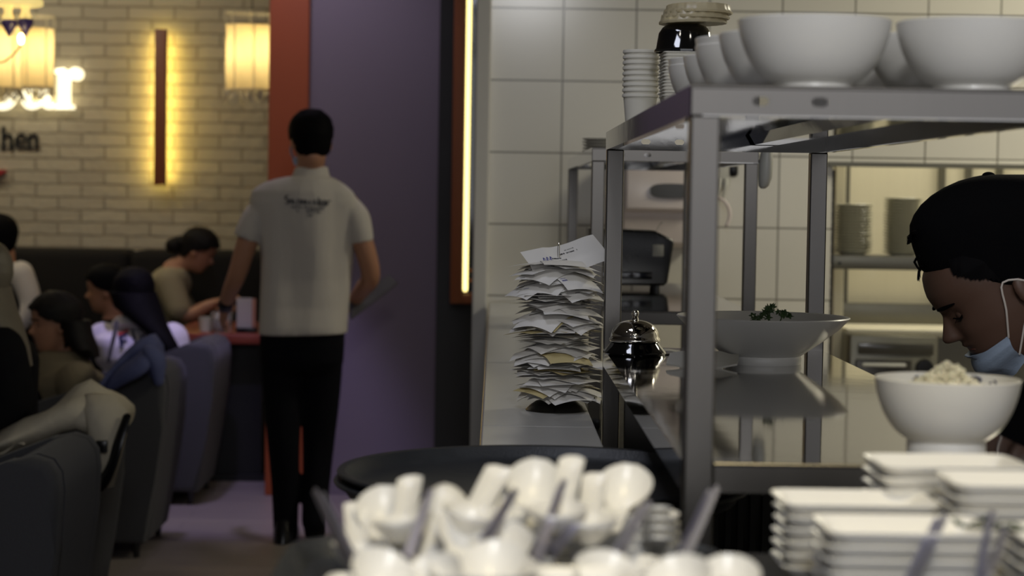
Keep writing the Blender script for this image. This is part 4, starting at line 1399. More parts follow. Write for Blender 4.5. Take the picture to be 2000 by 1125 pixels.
# kitchen tweezers
def tweezers(p, q, label, spread=.004, ridged=False):
    """two sprung arms joined at q, tips at p"""
    r = empty('tweezers', q, label, 'tweezers')
    d_ = (p - q); L = d_.length; d_.normalize()
    s = d_.cross(V((0, 1, 0))).normalized()
    nrm = s.cross(d_).normalized()
    if spread < .004:                     # broad faces toward the dining side
        s, nrm = nrm, s
    for sg_ in (-1, 1):
        bm = NB()
        rs = []
        n = 30
        for i in range(n + 1):
            u = i / n
            off = spread * math.sin(PI * min(u * 1.15, 1) * .5) * sg_ + sg_ * .0013
            wd = .0042 * (1 - .45 * u) if True else 0
            th = .0011
            if ridged and .2 < u < .6: th += .0006 * (i % 2)
            c_ = q + d_ * (L * u) + s * off
            rs.append([c_ + nrm * wd + s * th, c_ + nrm * wd - s * th, c_ - nrm * wd - s * th, c_ - nrm * wd + s * th])
        rings(bm, rs)
        obj('arm', bm, M['tweezer'], r, smooth=False)
    return r


for a, b, lab, spd, rd in (
        ((622, 962, 1.62), (704, 1130, 1.40), 'steel tweezers leaning out at the far left of the black tray', .0022, False),
        ((838, 965, 1.55), (795, 1090, 1.47), 'pale steel tweezers beside the spoon with the bright glint', .002, False),
        ((1003, 962, 1.55), (940, 1066, 1.47), 'dark steel tweezers left of the large spoon bowl', .0015, True),
        ((1098, 945, 1.56), (1046, 1096, 1.46), 'ridged steel tweezers crossing below the tallest spoon handle', .0022, True),
        ((1136, 1008, 1.54), (1078, 1078, 1.48), 'short steel tweezers right of the ridged pair', .0015, False),
        ((1262, 985, 1.56), (1196, 1098, 1.46), 'steel tweezers leaning over the right stack of sauce dishes', .002, True),
        ((1393, 956, 1.62), (1322, 1114, 1.42), 'steel tweezers leaning out at the right end of the black tray', .0022, False),
        ((1838, 1012, 1.54), (1776, 1140, 1.42), 'ridged steel tweezers between the rectangular plate stacks', .002, True),
        ((1950, 1015, 1.46), (1918, 1135, 1.36), 'open steel tweezers before the right rectangular plates', .006, False)):
    tweezers(W(*a), W(*b), lab, spd, rd)


# ------------------------------------------------------------------ people
FB = [(0, .046), (.008, .07), (.025, .082), (.045, .085), (.08, .087), (.11, .087), (.13, .087), (.142, .092), (.165, .094), (.19, .083), (.21, .062), (.225, .036), (.235, .004)]
BB = [(0, .02), (.02, .035), (.04, .055), (.07, .075), (.1, .089), (.13, .099), (.16, .1), (.19, .09), (.21, .07), (.225, .042), (.235, .004)]
HWT = [(0, .024), (.01, .037), (.03, .05), (.05, .058), (.08, .066), (.11, .071), (.14, .075), (.17, .076), (.195, .068), (.215, .049), (.228, .028), (.235, .003)]
LIPS = [(0, 0), (.02, .002), (.032, -.003), (.04, -.006), (.05, .005), (.0565, -.003), (.058, -.003), (.066, .006), (.074, -.001), (.08, 0), (.1, 0), (.12, 0), (.138, .003), (.15, 0), (.235, 0)]


def head_pt(z, t, off=0.0):
    """local head: x forward, y left, z up, chin at z=0, crown at .235; t = 0 at the face"""
    ct, st = math.cos(t), math.sin(t)
    fx = interp(FB, z); bx_ = interp(BB, z); hw = interp(HWT, z)
    a = fx if ct > 0 else bx_
    p = 2.15
    x = math.copysign(abs(ct) ** (2 / p), ct) * a
    y = math.copysign(abs(st) ** (2 / p), st) * hw
    td = (t + PI) % (2 * PI) - PI
    if abs(td) < 1.4:
        x += interp(LIPS, z) * math.exp(-(td / .38) ** 2)
        x -= .008 * math.exp(-((z - .118) / .011) ** 2) * (math.exp(-((abs(td) - .42) / .2) ** 2))
        x += .004 * math.exp(-((z - .09) / .015) ** 2) * math.exp(-((abs(td) - .62) / .25) ** 2)
    r = math.hypot(x, y)
    if off and r > 1e-5:
        x *= (r + off) / r; y *= (r + off) / r
        z = z + off * max(0, (z - .16) / .075)
    return V((x, y, z))


def head_geo(bm, Mx, ears=True, ex=0.0):
    zs = [0, .004, .01, .018, .026, .034, .04, .046, .052, .0565, .06, .066, .073, .08, .09, .1, .109, .118, .127, .137, .146, .16, .175, .19, .203, .214, .223, .23, .2345]
    n = 48
    rings(bm, [[Mx @ head_pt(z, 2 * PI * k / n) for k in range(n)] for z in zs])
    # nose
    ns = [(.136, .086, .007), (.124, .091, .0085), (.112, .098, .010), (.101, .1065, .0125), (.0935, .113, .0155), (.088, .1135, .018), (.083, .109, .0185), (.079, .098, .015), (.0765, .086, .010)]
    rs = []
    for z, x, w in ns:
        rs.append([Mx @ V((.07 + (x - .07) * max(0, math.cos(a)) ** .75 if math.cos(a) > 0 else .07 + .01 * math.cos(a), w * math.sin(a), z)) for a in [2 * PI * k / 16 for k in range(16)]])
    rings(bm, rs)
    if ears:
        for s in (-1, 1):
            ell(bm, Mx @ V((-.008 - ex, s * .077, .105)), .017, .009, .03, Mx.to_3x3().to_4x4() @ Matrix.Rotation(s * .3, 4, 'Z') @ Matrix.Rotation(-.2, 4, 'Y'), 14, 10)


def headM(p, yaw, pitch=0, roll=0, sc=1.0):
    return (Matrix.Translation(V(p)) @ Matrix.Rotation(math.radians(yaw), 4, 'Z') @ Matrix.Rotation(math.radians(pitch), 4, 'Y')
            @ Matrix.Rotation(math.radians(roll), 4, 'X') @ Matrix.Scale(sc, 4) @ Matrix.Translation(V((0, 0, -.1))))


def hair_shell(bm, Mx, off, zmin, noise_amp=.004, n=56, nz=34, top=.2345):
    """closed shell hugging the skull wherever z > zmin(t)"""
    zs = [0.0 + .2345 * i / nz for i in range(nz + 1)]
    g = []
    for z in zs:
        g.append([])
        for k in range(n):
            t = 2 * PI * k / n
            o = off(t, z) if callable(off) else off
            p = head_pt(min(z, top), t, o)
            p = p + p.normalized() * noise.noise(p * 45) * noise_amp
            g[-1].append((p, head_pt(z, t, -.004), z > zmin(t)))
    ov = {}
    def vo(i, k, q):
        if (i, k, q) not in ov: ov[(i, k, q)] = bm.verts.new(Mx @ g[i][k][q])
        return ov[(i, k, q)]
    cell = {}
    for i in range(len(zs) - 1):
        for k in range(n):
            if g[i][k][2] and g[i][(k + 1) % n][2]: cell[(i, k)] = 1
    for (i, k) in cell:
        k2 = (k + 1) % n
        bm.faces.new((vo(i, k, 0), vo(i, k2, 0), vo(i + 1, k2, 0), vo(i + 1, k, 0)))
        for (a, b, c, d) in (((i - 1, k), (i, k), (i, k2), 0), ((i, (k - 1) % n), (i, k), (i + 1, k), 0), ((i, k2), (i, k2), (i + 1, k2), 0)):
            if a not in cell:
                bm.faces.new((vo(*b, 0), vo(*c, 0), vo(*c, 1), vo(*b, 1)))
    last = [vo(len(zs) - 1, k, 0) for k in range(n) if (len(zs) - 2, k) in cell]
    if len(last) == n:
        c = bm.verts.new(sum((v.co for v in last), V((0, 0, 0))) / n)
        for k in range(n): bm.faces.new((last[k], last[(k + 1) % n], c))


def hand(bm, w, d, nrm, side, curl=.5, sc=1.0, spread=1.0):
    """palm + four fingers + thumb; w wrist, d along the hand, nrm = palm normal, side = thumb direction (+1/-1 across)"""
    d = V(d).normalized(); nrm = V(nrm); nrm = (nrm - d * nrm.dot(d)).normalized()
    a = d.cross(nrm).normalized() * side
    L = .088 * sc
    secs = []
    for u, wd, th in ((-.1, .026, .02), (.15, .031, .018), (.55, .039, .0155), (.9, .041, .013), (1.04, .037, .009)):
        secs.append((V(w) + d * L * u, a * wd * sc, nrm * th * sc))
    loft(bm, secs, 20, 2.4)
    for i, (o, fl_) in enumerate(((.0295, .071), (.0098, .079), (-.0098, .074), (-.0288, .058))):
        p = V(w) + d * L * .95 + a * o * sc
        pts = [p]
        dd = (d + a * o * 3.2 * spread).normalized()
        c_ = curl * (1 + .12 * i)
        for s_, fr in enumerate((.42, .32, .26)):
            ang = c_ * (.55 + .4 * s_)
            dd = (dd * math.cos(ang) + nrm * math.sin(ang)).normalized()
            p = p + dd * fl_ * sc * fr
            pts.append(p)
        tube(bm, pts, [.0088 * sc, .0083 * sc, .0075 * sc, .0062 * sc], 10, 3)
    p = V(w) + d * L * .22 + a * .028 * sc
    t1 = (a * .75 + d * .65 + nrm * .25).normalized(); t2 = (a * .3 + d * .85 + nrm * .4).normalized()
    tube(bm, [p - a * .012 * sc, p + t1 * .03 * sc, p + t1 * .03 * sc + t2 * .03 * sc, p + t1 * .03 * sc + t2 * .055 * sc], [.0135 * sc, .0115 * sc, .0095 * sc, .0072 * sc], 10, 3)


def inflate(secs, t, tz=0.0):
    return [(V(c), V(a) * (1 + t / V(a).length), V(b) * (1 + t / V(b).length)) for c, a, b in secs]


def limb(bm, pts, rads, n=14):
    tube(bm, pts, rads, n, 5)


# ---------------- the waiter, walking away from the camera
D = 8.2
def Q(px, py, d=D): return W(px, py, d)
s = F / D
Mw = headM(Q(608, 284, 8.2), 90 + 14, 12, 0, .98)
tors = []
for py, l, r_, hd, yo in ((318, 583, 632, .052, 0), (333, 580, 636, .058, 0), (346, 566, 650, .064, 0), (360, 540, 668, .075, 0), (376, 520, 684, .09, 0), (400, 512, 690, .102, 0.005), (440, 512, 688, .112, .012),
                          (500, 515, 684, .115, .02), (560, 514, 680, .112, .02), (610, 511, 677, .115, .01), (660, 511, 671, .122, 0), (700, 513, 668, .118, 0)):
    c = Q((l + r_) / 2, py, D + yo)
    tors.append((c, V(((r_ - l) / 2 / s - .012, 0, 0)), V((0, hd - .012, 0))))
bm = NB()
head_geo(bm, Mw)
tube(bm, [Mw @ V((-.022, 0, .05)), Q(607, 325, 8.21), Q(606, 350, 8.21)], [.054, .056, .062], 16, 3)
loft(bm, tors, 26, 2.4)
LA = [Q(524, 402, 8.2), Q(490, 455, 8.18), Q(464, 533, 8.2), Q(450, 568, 8.26), Q(440, 598, 8.33)]
RA = [Q(680, 402, 8.2), Q(704, 460, 8.18), Q(724, 536, 8.22), Q(708, 565, 8.34), Q(690, 590, 8.46)]
limb(bm, LA, [.05, .045, .038, .033, .026]); limb(bm, RA, [.05, .045, .039, .034, .027])
hand(bm, LA[-1], (LA[-1] - LA[-2]) + V((0, .01, -.02)), (1, .3, 0), -1, .55)
hand(bm, RA[-1], V((-.25, .8, -.1)), (0, 0, -1), 1, .35)
LL = [Q(549, 690, 8.22), Q(552, 780, 8.2), Q(555, 862, 8.17), Q(557, 950, 8.2), Q(557, 1035, 8.22)]
RL = [Q(629, 690, 8.22), Q(624, 780, 8.24), Q(621, 862, 8.26), Q(618, 940, 8.22), Q(613, 1018, 8.16)]
rl = [.078, .068, .052, .046, .036]
limb(bm, LL, rl); limb(bm, RL, rl)
waiter = remesh(bm, 'person', M['skin'], .006, origin=(Q(590, 700).x, D, 0))
tag(waiter, 'person walking away in a white polo shirt and black trousers, holding a dark tray', 'person')
bm = NB()
sh_secs = []
for py, l, r_, hd, yo in ((345, 560, 648, .07, 0), (351, 536, 660, .076, 0), (360, 514, 676, .086, 0), (374, 498, 690, .1, 0), (396, 494, 698, .112, .005), (440, 502, 694, .122, .012),
                          (500, 508, 690, .128, .02), (545, 508, 687, .127, .02), (600, 504, 683, .13, .012), (637, 502, 679, .136, 0), (652, 502, 678, .137, 0)):
    c = Q((l + r_) / 2, py + (0 if py < 600 else 0), D + yo)
    sh_secs.append((c, V(((r_ - l) / 2 / s, 0, .006 if py > 600 else 0)), V((0, hd, 0))))
loft(bm, sh_secs, 40, 2.5, wob=.022, seed=3)
for A_, rr in (([Q(524, 402), Q(503, 422, 8.19), Q(489, 446, 8.18), Q(481, 466, 8.18)], [.05, .056, .053, .053]), ([Q(676, 402), Q(695, 424, 8.19), Q(703, 450, 8.18), Q(707, 473, 8.18)], [.052, .055, .051, .048])):
    tube(bm, A_, rr, 20, 4, dome=False)
shirt = remesh(bm, 'polo_shirt', M['whitecloth'], .007, waiter, it=4)
bm = NB()
loft(bm, [(Q(607, 350, 8.205), (.083, 0, 0), (0, .072, 0)), (Q(607, 340, 8.21), (.073, 0, .004), (0, .068, 0)), (Q(608, 328, 8.21), (.066, 0, .004), (0, .063, 0)), (Q(608, 326, 8.21), (.06, 0, .002), (0, .058, 0))], 32, 2.1)
obj('collar', bm, M['whitecloth'], shirt)
# printed back text: a word line and two shorter lines below it
bm = NB()
def shirt_y(px, py):
    return D - interp([(346, .072), (378, .1), (400, .107), (440, .11), (500, .108)], py) * (1 - abs((px - 600) / 96) ** 2.5) ** (1 / 2.5) - .011


from mathutils.bvhtree import BVHTree
TREE = BVHTree.FromPolygons([wloc(shirt) + v.co for v in shirt.data.vertices], [tuple(p.vertices) for p in shirt.data.polygons])


def on_shirt(px, py):
    d_ = (W(px, py, 9) - CAMP).normalized()
    h_ = TREE.ray_cast(CAMP, d_)[0]
    return (h_ - d_ * .004, d_) if h_ else (W(px, py, 8.06), d_)


def ink(pts, wd, bm_):
    rs = []
    q_ = [V((x, y, 0)) for x, y in pts]
    for (x0, y0_), (x1, y1_) in zip(pts, pts[1:]):
        t_ = V((x1 - x0, y1_ - y0_)); t_.normalize(); nn = V((-t_.y, t_.x)) * wd / 2
        f_, b_ = [], []
        for x, y in ((x0 + nn.x, y0_ + nn.y), (x1 + nn.x, y1_ + nn.y), (x1 - nn.x, y1_ - nn.y), (x0 - nn.x, y0_ - nn.y)):
            p_, dd_ = on_shirt(x, y)
            f_.append(bm_.verts.new(p_)); b_.append(bm_.verts.new(p_ + dd_ * .006))
        bm_.faces.new(f_); bm_.faces.new(b_[::-1])
        for i_ in range(4):
            k_ = (i_ + 1) % 4
            bm_.faces.new((f_[i_], b_[i_], b_[k_], f_[k_]))


base = lambda x: 397 + (x - 557) * .055
x = 557
ink([(x + 6, base(x) - 15), (x, base(x) - 14), (x, base(x) - 8), (x + 6, base(x) - 7), (x + 6, base(x)), (x, base(x))], 2.6, bm)
x = 565
while x < 622:
    h = R.choice((9, 9, 10))
    ink([(x, base(x)), (x, base(x) - h)], 2.5, bm)
    if R.random() < .75: ink([(x, base(x) - (h if R.random() < .5 else 1)), (x + 5, base(x) - (h if R.random() < .5 else 1))], 1.5, bm)
    if R.random() < .6: ink([(x + 5, base(x)), (x + 5, base(x) - h)], 2.4, bm)
    x += 8
for x, pts in ((622, [(0, -15), (0, 0), (6, 0), (6, -9), (0, -9)]), (631.5, [(0, -9), (5, -9), (5, 0), (0, 0), (0, -5), (5, -5)]), (640, [(0, 0), (0, -9), (6, -9)])):
    ink([(x + u, base(x) + v) for u, v in pts], 2.5, bm)
for x0, x1, dy, h in ((570, 590, 8, 4), (594, 600, 8, 4), (606, 634, 9, 5), (580, 585, 15, 4), (600, 612, 15, 4), (618, 624, 16, 4), (602, 611, 23, 4)):
    x = x0
    while x < x1:
        ink([(x, base(x) + dy), (x, base(x) + dy - h)], 1.2, bm); ink([(x, base(x) + dy - R.choice((0, h))), (x + 3.5, base(x) + dy - R.choice((0, h)))], 1.1, bm)
        x += 5
tag(obj('back_print', bm, M['printgrey'], shirt, smooth=False), 'small dark printed lettering on the back')
bm = NB()
loft(bm, [(Q(591, 640, 8.2), (.168, 0, 0), (0, .122, 0)), (Q(590, 670, 8.2), (.17, 0, 0), (0, .125, 0)), (Q(589, 705, 8.2), (.168, 0, 0), (0, .118, 0)), (Q(588, 725, 8.21), (.155, 0, 0), (0, .1, 0))], 30, 2.5)
tr_l = [.088, .08, .066, .056, .05]
limb(bm, [Q(549, 690, 8.2), Q(552, 770, 8.2), Q(554, 862, 8.18), Q(557, 950, 8.2), Q(558, 1043, 8.22)], tr_l, 18)
limb(bm, [Q(628, 690, 8.2), Q(626, 770, 8.23), Q(622, 862, 8.25), Q(618, 940, 8.22), Q(613, 1018, 8.17)], tr_l, 18)
remesh(bm, 'trousers', M['trouser'], .008, waiter, it=4)
for px, py0, py1, dd, tip in ((555, 1030, 1064, 8.2, 0), (612, 1010, 1062, 8.2, 1)):
    bm = NB()
    a = Q(px, py1, dd); az_ = .0
    if tip == 0:
        loft(bm, [((a.x, dd - .03, .012), (.036, 0, 0), (0, .03, 0)), ((a.x, dd + .08, .0), (.05, 0, 0), (0, .16, 0)), ((a.x, dd + .08, .03), (.05, 0, 0), (0, .155, 0)), ((a.x, dd + .05, .07), (.045, 0, 0), (0, .1, 0)), ((a.x, dd + .02, .1), (.042, 0, 0), (0, .055, 0))], 22, 2.3)
    else:                                      # heel raised, sole turned to the camera
        T = Matrix.Translation(V((a.x, dd + .06, .02))) @ Matrix.Rotation(-1.05, 4, 'X')
        b2 = NB()
        loft(b2, [((0, -.07, 0), (.045, 0, 0), (0, .145, 0)), ((0, -.07, .022), (.047, 0, 0), (0, .148, 0)), ((0, -.1, .06), (.04, 0, 0), (0, .1, 0)), ((0, -.14, .095), (.04, 0, 0), (0, .05, 0))], 22, 2.3)
        b2.transform(T); me_ = bpy.data.meshes.new('t'); b2.to_mesh(me_); b2.free(); bm.from_mesh(me_); bpy.data.meshes.remove(me_)
    obj('shoe', bm, M['black'], waiter)
bm = NB()
hair_shell(bm, Mw, lambda t, z: .010 if abs((t + PI) % (2 * PI) - PI) < 2 and z < .13 else .016, lambda t: interp([(0, .182), (.75, .17), (1.2, .12), (1.75, .10), (2.1, .05), (3.15, .03)], abs((t + PI) % (2 * PI) - PI)))
obj('hair', bm, M['hair'], waiter)
bm = NB(); tube(bm, [Mw @ V((.0, .083, .09)), Mw @ V((.04, .076, .075)), Mw @ V((.07, .056, .05))], .005, 8); loft(bm, [(Mw @ V((.07, .05, .03)), (.01, 0, 0), (0, .012, 0)), (Mw @ V((.075, .052, .055)), (.016, 0, 0), (0, .02, 0)), (Mw @ V((.09, .03, .08)), (.01, 0, 0), (0, .012, 0))], 12, 2)
obj('face_mask', bm, M['mask'], waiter)
bm = NB(); c_ = LA[-1] + (LA[-2] - LA[-1]) * .05; tube(bm, [LA[-1] + (LA[-2] - LA[-1]) * .02, LA[-1] + (LA[-2] - LA[-1]) * .3], .0315, 16, 1); obj('wristband', bm, M['black'], waiter)
# the dark tray in the right hand
A_ = [W(680, 592, 8.42), W(758, 538, 8.62), W(777, 556, 8.60), W(684, 627, 8.36)]
bm = NB()
n_ = (A_[1] - A_[0]).cross(A_[3] - A_[0]).normalized()
f1 = [bm.verts.new(p) for p in A_]; f2 = [bm.verts.new(p - n_ * .014) for p in A_]
fs = [bm.faces.new(f1), bm.faces.new(f2[::-1])] + [bm.faces.new((f1[i], f2[i], f2[(i + 1) % 4], f1[(i + 1) % 4])) for i in range(4)]
bmesh.ops.bevel(bm, geom=list({e for f in fs for e in f.edges}), offset=.005, segments=2, affect='EDGES')
tag(obj('tray', bm, M['trayholder'], origin=A_[3]), 'dark flat tray held in the right hand of the walking person', 'tray')

# ---------------- the cook at the right, in profile, looking down
D = 3.25
nose = W(1841, 668, D)
hp = 36
Mc = headM((0, 0, 0), 180, hp, 0, 1.0)
Mc = Matrix.Translation(nose - Mc @ V((.1135, 0, .0905))) @ Mc
hc = Mc @ V((0, 0, .1))
bm = NB()
head_geo(bm, Mc, True, .02)
nb = V((hc.x + .15, D, hc.z - .10))
tube(bm, [Mc @ V((-.03, 0, .06)), V((hc.x + .105, D, hc.z - .055)), nb, nb + V((.06, 0, -.05))], [.058, .057, .062, .075], 18, 4)
tz_ = [(nb + V((-.005, 0, -.005)), .08, .065), (nb + V((.05, 0, -.05)), .17, .09), (nb + V((.12, 0, -.12)), .2, .105), (nb + V((.19, 0, -.25)), .185, .11), (nb + V((.24, 0, -.4)), .165, .105), (nb + V((.27, 0, -.52)), .17, .11)]
csec = [(c, V((0, w, 0)), V((h * .8, 0, h * .6)) if i < 4 else V((h, 0, .0))) for i, (c, w, h) in enumerate(tz_)]
loft(bm, csec, 26, 2.3)
shn, shf = nb + V((.06, -.185, -.08)), nb + V((.03, .185, -.07))
ctr_z = .885
armN = [shn, V((hc.x + .12, D - .235, hc.z - .36)), V((hc.x + .06, D - .23, 1.0)), V((hc.x - .03, D - .17, .955)), V((hc.x - .07, D - .13, .94))]
armF = [shf, V((hc.x - .0, D + .25, hc.z - .30)), V((hc.x - .03, D + .23, 1.0)), V((hc.x - .10, D + .15, .955)), V((hc.x - .13, D + .1, .94))]
armF[1] = V((hc.x + .05, D + .25, hc.z - .34))
for A_ in (armN, armF):
    limb(bm, A_, [.06, .05, .042, .034, .027])
hand(bm, armN[-1], (-1, .35, -.25), (0, 0, -1), 1, .5)
hand(bm, armF[-1], (-1, -.35, -.25), (0, 0, -1), -1, .5)
hip = nb + V((.27, 0, -.52))
for sg_ in (-1, 1):
    limb(bm, [hip + V((0, sg_ * .09, 0)), V((hip.x - .02, D + sg_ * .1, .5)), V((hip.x, D + sg_ * .1, .08))], [.09, .06, .04])
    tube(bm, [V((hip.x + .03, D + sg_ * .1, .045)), V((hip.x - .16, D + sg_ * .11, .035))], [.04, .034], 12, 2)
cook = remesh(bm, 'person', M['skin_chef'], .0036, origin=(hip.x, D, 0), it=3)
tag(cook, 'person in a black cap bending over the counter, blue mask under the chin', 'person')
bm = NB()
loft(bm, inflate(csec, .014), 34, 2.3, wob=.01)
for A_, rr in ((armN, [.08, .068, .056, .046]), (armF, [.08, .068, .056, .046])):
    tube(bm, A_[:4], rr, 18, 4)
loft(bm, [(nb + V((-.035, 0, .02)), (0, .066, 0), (.045, 0, .04)), (nb + V((.0, 0, -.02)), (0, .085, 0), (.06, 0, .055)), (nb + V((.03, 0, -.05)), (0, .12, 0), (.07, 0, .06))], 26, 2.1)
remesh(bm, 'black_top', M['blackcloth'], .008, cook, it=4)
bm = NB()
loft(bm, [(hip + V((0, 0, .02)), (0, .178, 0), (.125, 0, 0)), (hip + V((0, 0, -.12)), (0, .18, 0), (.13, 0, 0)), (hip + V((0, 0, -.2)), (0, .15, 0), (.1, 0, 0))], 24, 2.4)
for sg_ in (-1, 1):
    limb(bm, [hip + V((0, sg_ * .09, -.05)), V((hip.x - .02, D + sg_ * .1, .5)), V((hip.x, D + sg_ * .1, .09))], [.105, .078, .062])
remesh(bm, 'trousers', M['trouser'], .01, cook, it=3)
for sg_ in (-1, 1):
    bm = NB(); loft(bm, [((hip.x - .06, D + sg_ * .105, 0), (.15, 0, 0), (0, .052, 0)), ((hip.x - .06, D + sg_ * .105, .04), (.148, 0, 0), (0, .05, 0)), ((hip.x - .02, D + sg_ * .105, .085), (.09, 0, 0), (0, .048, 0)), ((hip.x, D + sg_ * .105, .115), (.055, 0, 0), (0, .045, 0))], 22, 2.2); obj('shoe', bm, M['black'], cook)
# cap (its brim is turned to the back)
bm = NB()
secs = []
for py, l, r_, hd in ((552, 1880, 2120, .0815), (546, 1840, 2128, .084), (536, 1811, 2136, .085), (524, 1797, 2142, .0865), (505, 1791, 2148, .089), (485, 1784, 2152, .091), (462, 1778, 2154, .0925), (440, 1778, 2152, .092), (420, 1786, 2146, .09), (400, 1800, 2135, .086),
                      (382, 1820, 2118, .079), (366, 1845, 2098, .068), (353, 1874, 2070, .054), (345, 1903, 2042, .036), (341, 1925, 2020, .02)):
    a, b = W(l, py, D), W(r_, py, D)
    secs.append((.5 * (a + b), V(((b.x - a.x) / 2, 0, (b.z - a.z) / 2)), V((0, hd, 0))))
loft(bm, secs, 44, 2.05)
cap = obj('cap', bm, M['capcloth'], cook)
bm = NB(); ell(bm, W(1931, 343, D), .0105, .0105, .006); obj('button', bm, M['capcloth'], cap)
bm = NB()
a = W(2120, 545, D); loft(bm, [(a + V((-.03, 0, .004)), (0, .07, 0), (.0, 0, .006)), (a + V((.01, 0, -.02)), (0, .068, 0), (.0, 0, .004)), (a + V((.04, 0, -.05)), (0, .04, 0), (.0, 0, .004))], 20, 2); obj('brim', bm, M['capcloth'], cap)
bm = NB(); tube(bm, [W(1795, 500, D - .06), W(1786, 512, D - .02), W(1797, 528, D - .03)], .002, 6, 2); obj('strap', bm, M['capcloth'], cap)
# hair: sideburn under the cap and loose tufts at the front
bm = NB()
hair_shell(bm, Mc, .006, lambda t: interp([(0, .4), (.95, .4), (1.0, .178), (1.15, .168), (1.3, .155), (1.5, .14), (1.7, .115), (1.9, .10), (2.1, .07), (3.15, .05)], abs((t + PI) % (2 * PI) - PI)), .003, 120, 90)
for k in range(46):
    px, py = 1781 + R.uniform(-3, 4), 458 + R.uniform(-8, 10)
    tube(bm, [W(px + 8, py, D - .02 + R.uniform(-.03, .03)), W(px, py + R.uniform(0, 4), D - .02), W(1771 + R.uniform(0, 5), 466 + R.uniform(-5, 12), D - .02 + R.uniform(-.02, .02))], [.0016, .0012, .0004], 5, 2)
for k in range(14):
    px = 1795 + R.uniform(0, 4)
    tube(bm, [W(px + 3, 520, D - .03 + R.uniform(-.02, .02)), W(px - 2, 530, D - .03), W(px - 3 + R.uniform(-2, 2), 548 + R.uniform(-10, 4), D - .03)], [.0012, .0009, .0003], 5, 2)
for k in range(90):
    t = R.uniform(.95, 1.75)
    z = interp([(.95, .178), (1.15, .168), (1.3, .155), (1.5, .14), (1.75, .112)], t) + R.uniform(-.004, .016)
    p0 = Mc @ head_pt(z + .022, -t, .006); p0b = Mc @ head_pt(z + .022, t, .006)
    p1 = Mc @ head_pt(z - R.uniform(.0, .012), -t + .06, .0045)
    tube(bm, [p0b, p1] if (p0b - p1).length < (p0 - p1).length else [p0, p1], [.0012, .0004], 5, 1)
obj('hair', bm, M['hair'], cook)
# brows, lashes, lips
for sg_ in (1, -1):
    bm = NB()
    tube(bm, [Mc @ (head_pt(.139, sg_ * a_, .0015)) + V((0, 0, 0)) for a_ in (.2, .36, .52, .7)], [.0028, .0036, .003, .0014], 8, 4, flat=1)
    obj('eyebrow', bm, M['hair'], cook)
    bm = NB()
    tube(bm, [Mc @ head_pt(z_, sg_ * a_, .0012) for a_, z_ in ((.27, .1155), (.38, .1125), (.5, .1125), (.6, .1155))], [.001, .0013, .0014, .001], 6, 4)
    for a_ in (.36, .42, .48, .54, .6):
        p_ = head_pt(.1128, sg_ * a_, .001)
        tube(bm, [Mc @ p_, Mc @ (p_ + V((.007, sg_ * .001, -.004)))], [.0008, .0002], 4, 1)
    obj('eyelash', bm, M['hair'], cook)
    bm = NB(); ell(bm, Mc @ head_pt(.1165, sg_ * .44, -.0075), .0118, .0118, .0118); obj('eyelid', bm, M['skin_chef'], cook)
bm = NB()
tube(bm, [Mc @ head_pt(z_, a_, .0008) for a_, z_ in ((-.34, .0555), (-.17, .0565), (0, .0572), (.17, .0565), (.34, .0555))], [.0008, .0022, .0026, .0022, .0008], 8, 4)
obj('lips', bm, pm('lip_skin', (120, 70, 60), .5), cook)
# mask pulled below the chin and its ear loop
bm = NB()


def mk(u, v):
    t = (u - .5) * 2 * 1.25
    z = .051 - .068 * v * (1 - .35 * abs(t) / 1.6) - .006 * abs(t)
    off = .006 + .010 * math.sin(PI * min(v, .9)) + .0035 * (abs((v * 4) % 1 - .5))
    if z < .004:
        q_ = head_pt(.004, t, off); q_ = V((q_.x * (1 - (.004 - z) * 9), q_.y * (1 - (.004 - z) * 6), z - .003))
    else:
        q_ = head_pt(z, t, off)
    q_.z += .012 * max(0, abs(t) - .7)
    return Mc @ q_


sheet(bm, mk, 44, 14, .0012)
ms = obj('face_mask', bm, M['mask'], cook)
for sg_, u in ((1, 1), (-1, 0)):
    bm = NB()
    e = Mc @ V((-.004, (1 if u == 1 else -1) * .082, .128))
    e2 = Mc @ V((-.038, (1 if u == 1 else -1) * .084, .10))
    p0, p1 = mk(u, .04), mk(u, .75)
    mid = p0.lerp(e, .5) + V((0, -.004 if u == 1 else .004, 0))
    tube(bm, [p0, mid, e, e2, p1.lerp(e2, .4), p1], .00165, 6, 4)
    obj('ear_loop', bm, M['elastic'], ms)


# ---------------- seated guests
def guest(label, hc, yaw, pitch, hw, secs, arms, skinm, roll=0, sc=.97, vox=.008, neck=None, hands=None, ears=True):
    Mx = headM(hc, yaw, pitch, roll, sc)
    b_ = NB()
    head_geo(b_, Mx, ears)
    top_ = secs[0][0]
    tube(b_, [Mx @ V((-.022, 0, .05)), (Mx @ V((-.03, 0, .0))).lerp(top_, .5), top_, V(top_) + V((0, 0, -.05))], [.05, .05, .054, .06], 14, 3)
    loft(b_, secs, 24, 2.3)
    for A_ in arms:
        limb(b_, A_[0], A_[1])
        if A_[2]: hand(b_, A_[0][-1], V(A_[0][-1]) - V(A_[0][-2]), A_[3], A_[4], .7)
    o_ = remesh(b_, 'person', skinm, vox, origin=secs[-1][0], it=3)
    tag(o_, label, 'person', None)
    return o_, Mx


def clothes(o_, name, mat, secs, arms, t=.014, wob=.012, ra=.016, nsl=None, vox=.01):
    b_ = NB()
    loft(b_, inflate(secs, t), 30, 2.3, wob=wob, seed=R.uniform(0, 9))
    for A_ in arms:
        k_ = nsl or len(A_[0])
        tube(b_, A_[0][:k_], [r_ + ra for r_ in A_[1][:k_]], 16, 4)
    return remesh(b_, name, mat, vox, o_, it=3)


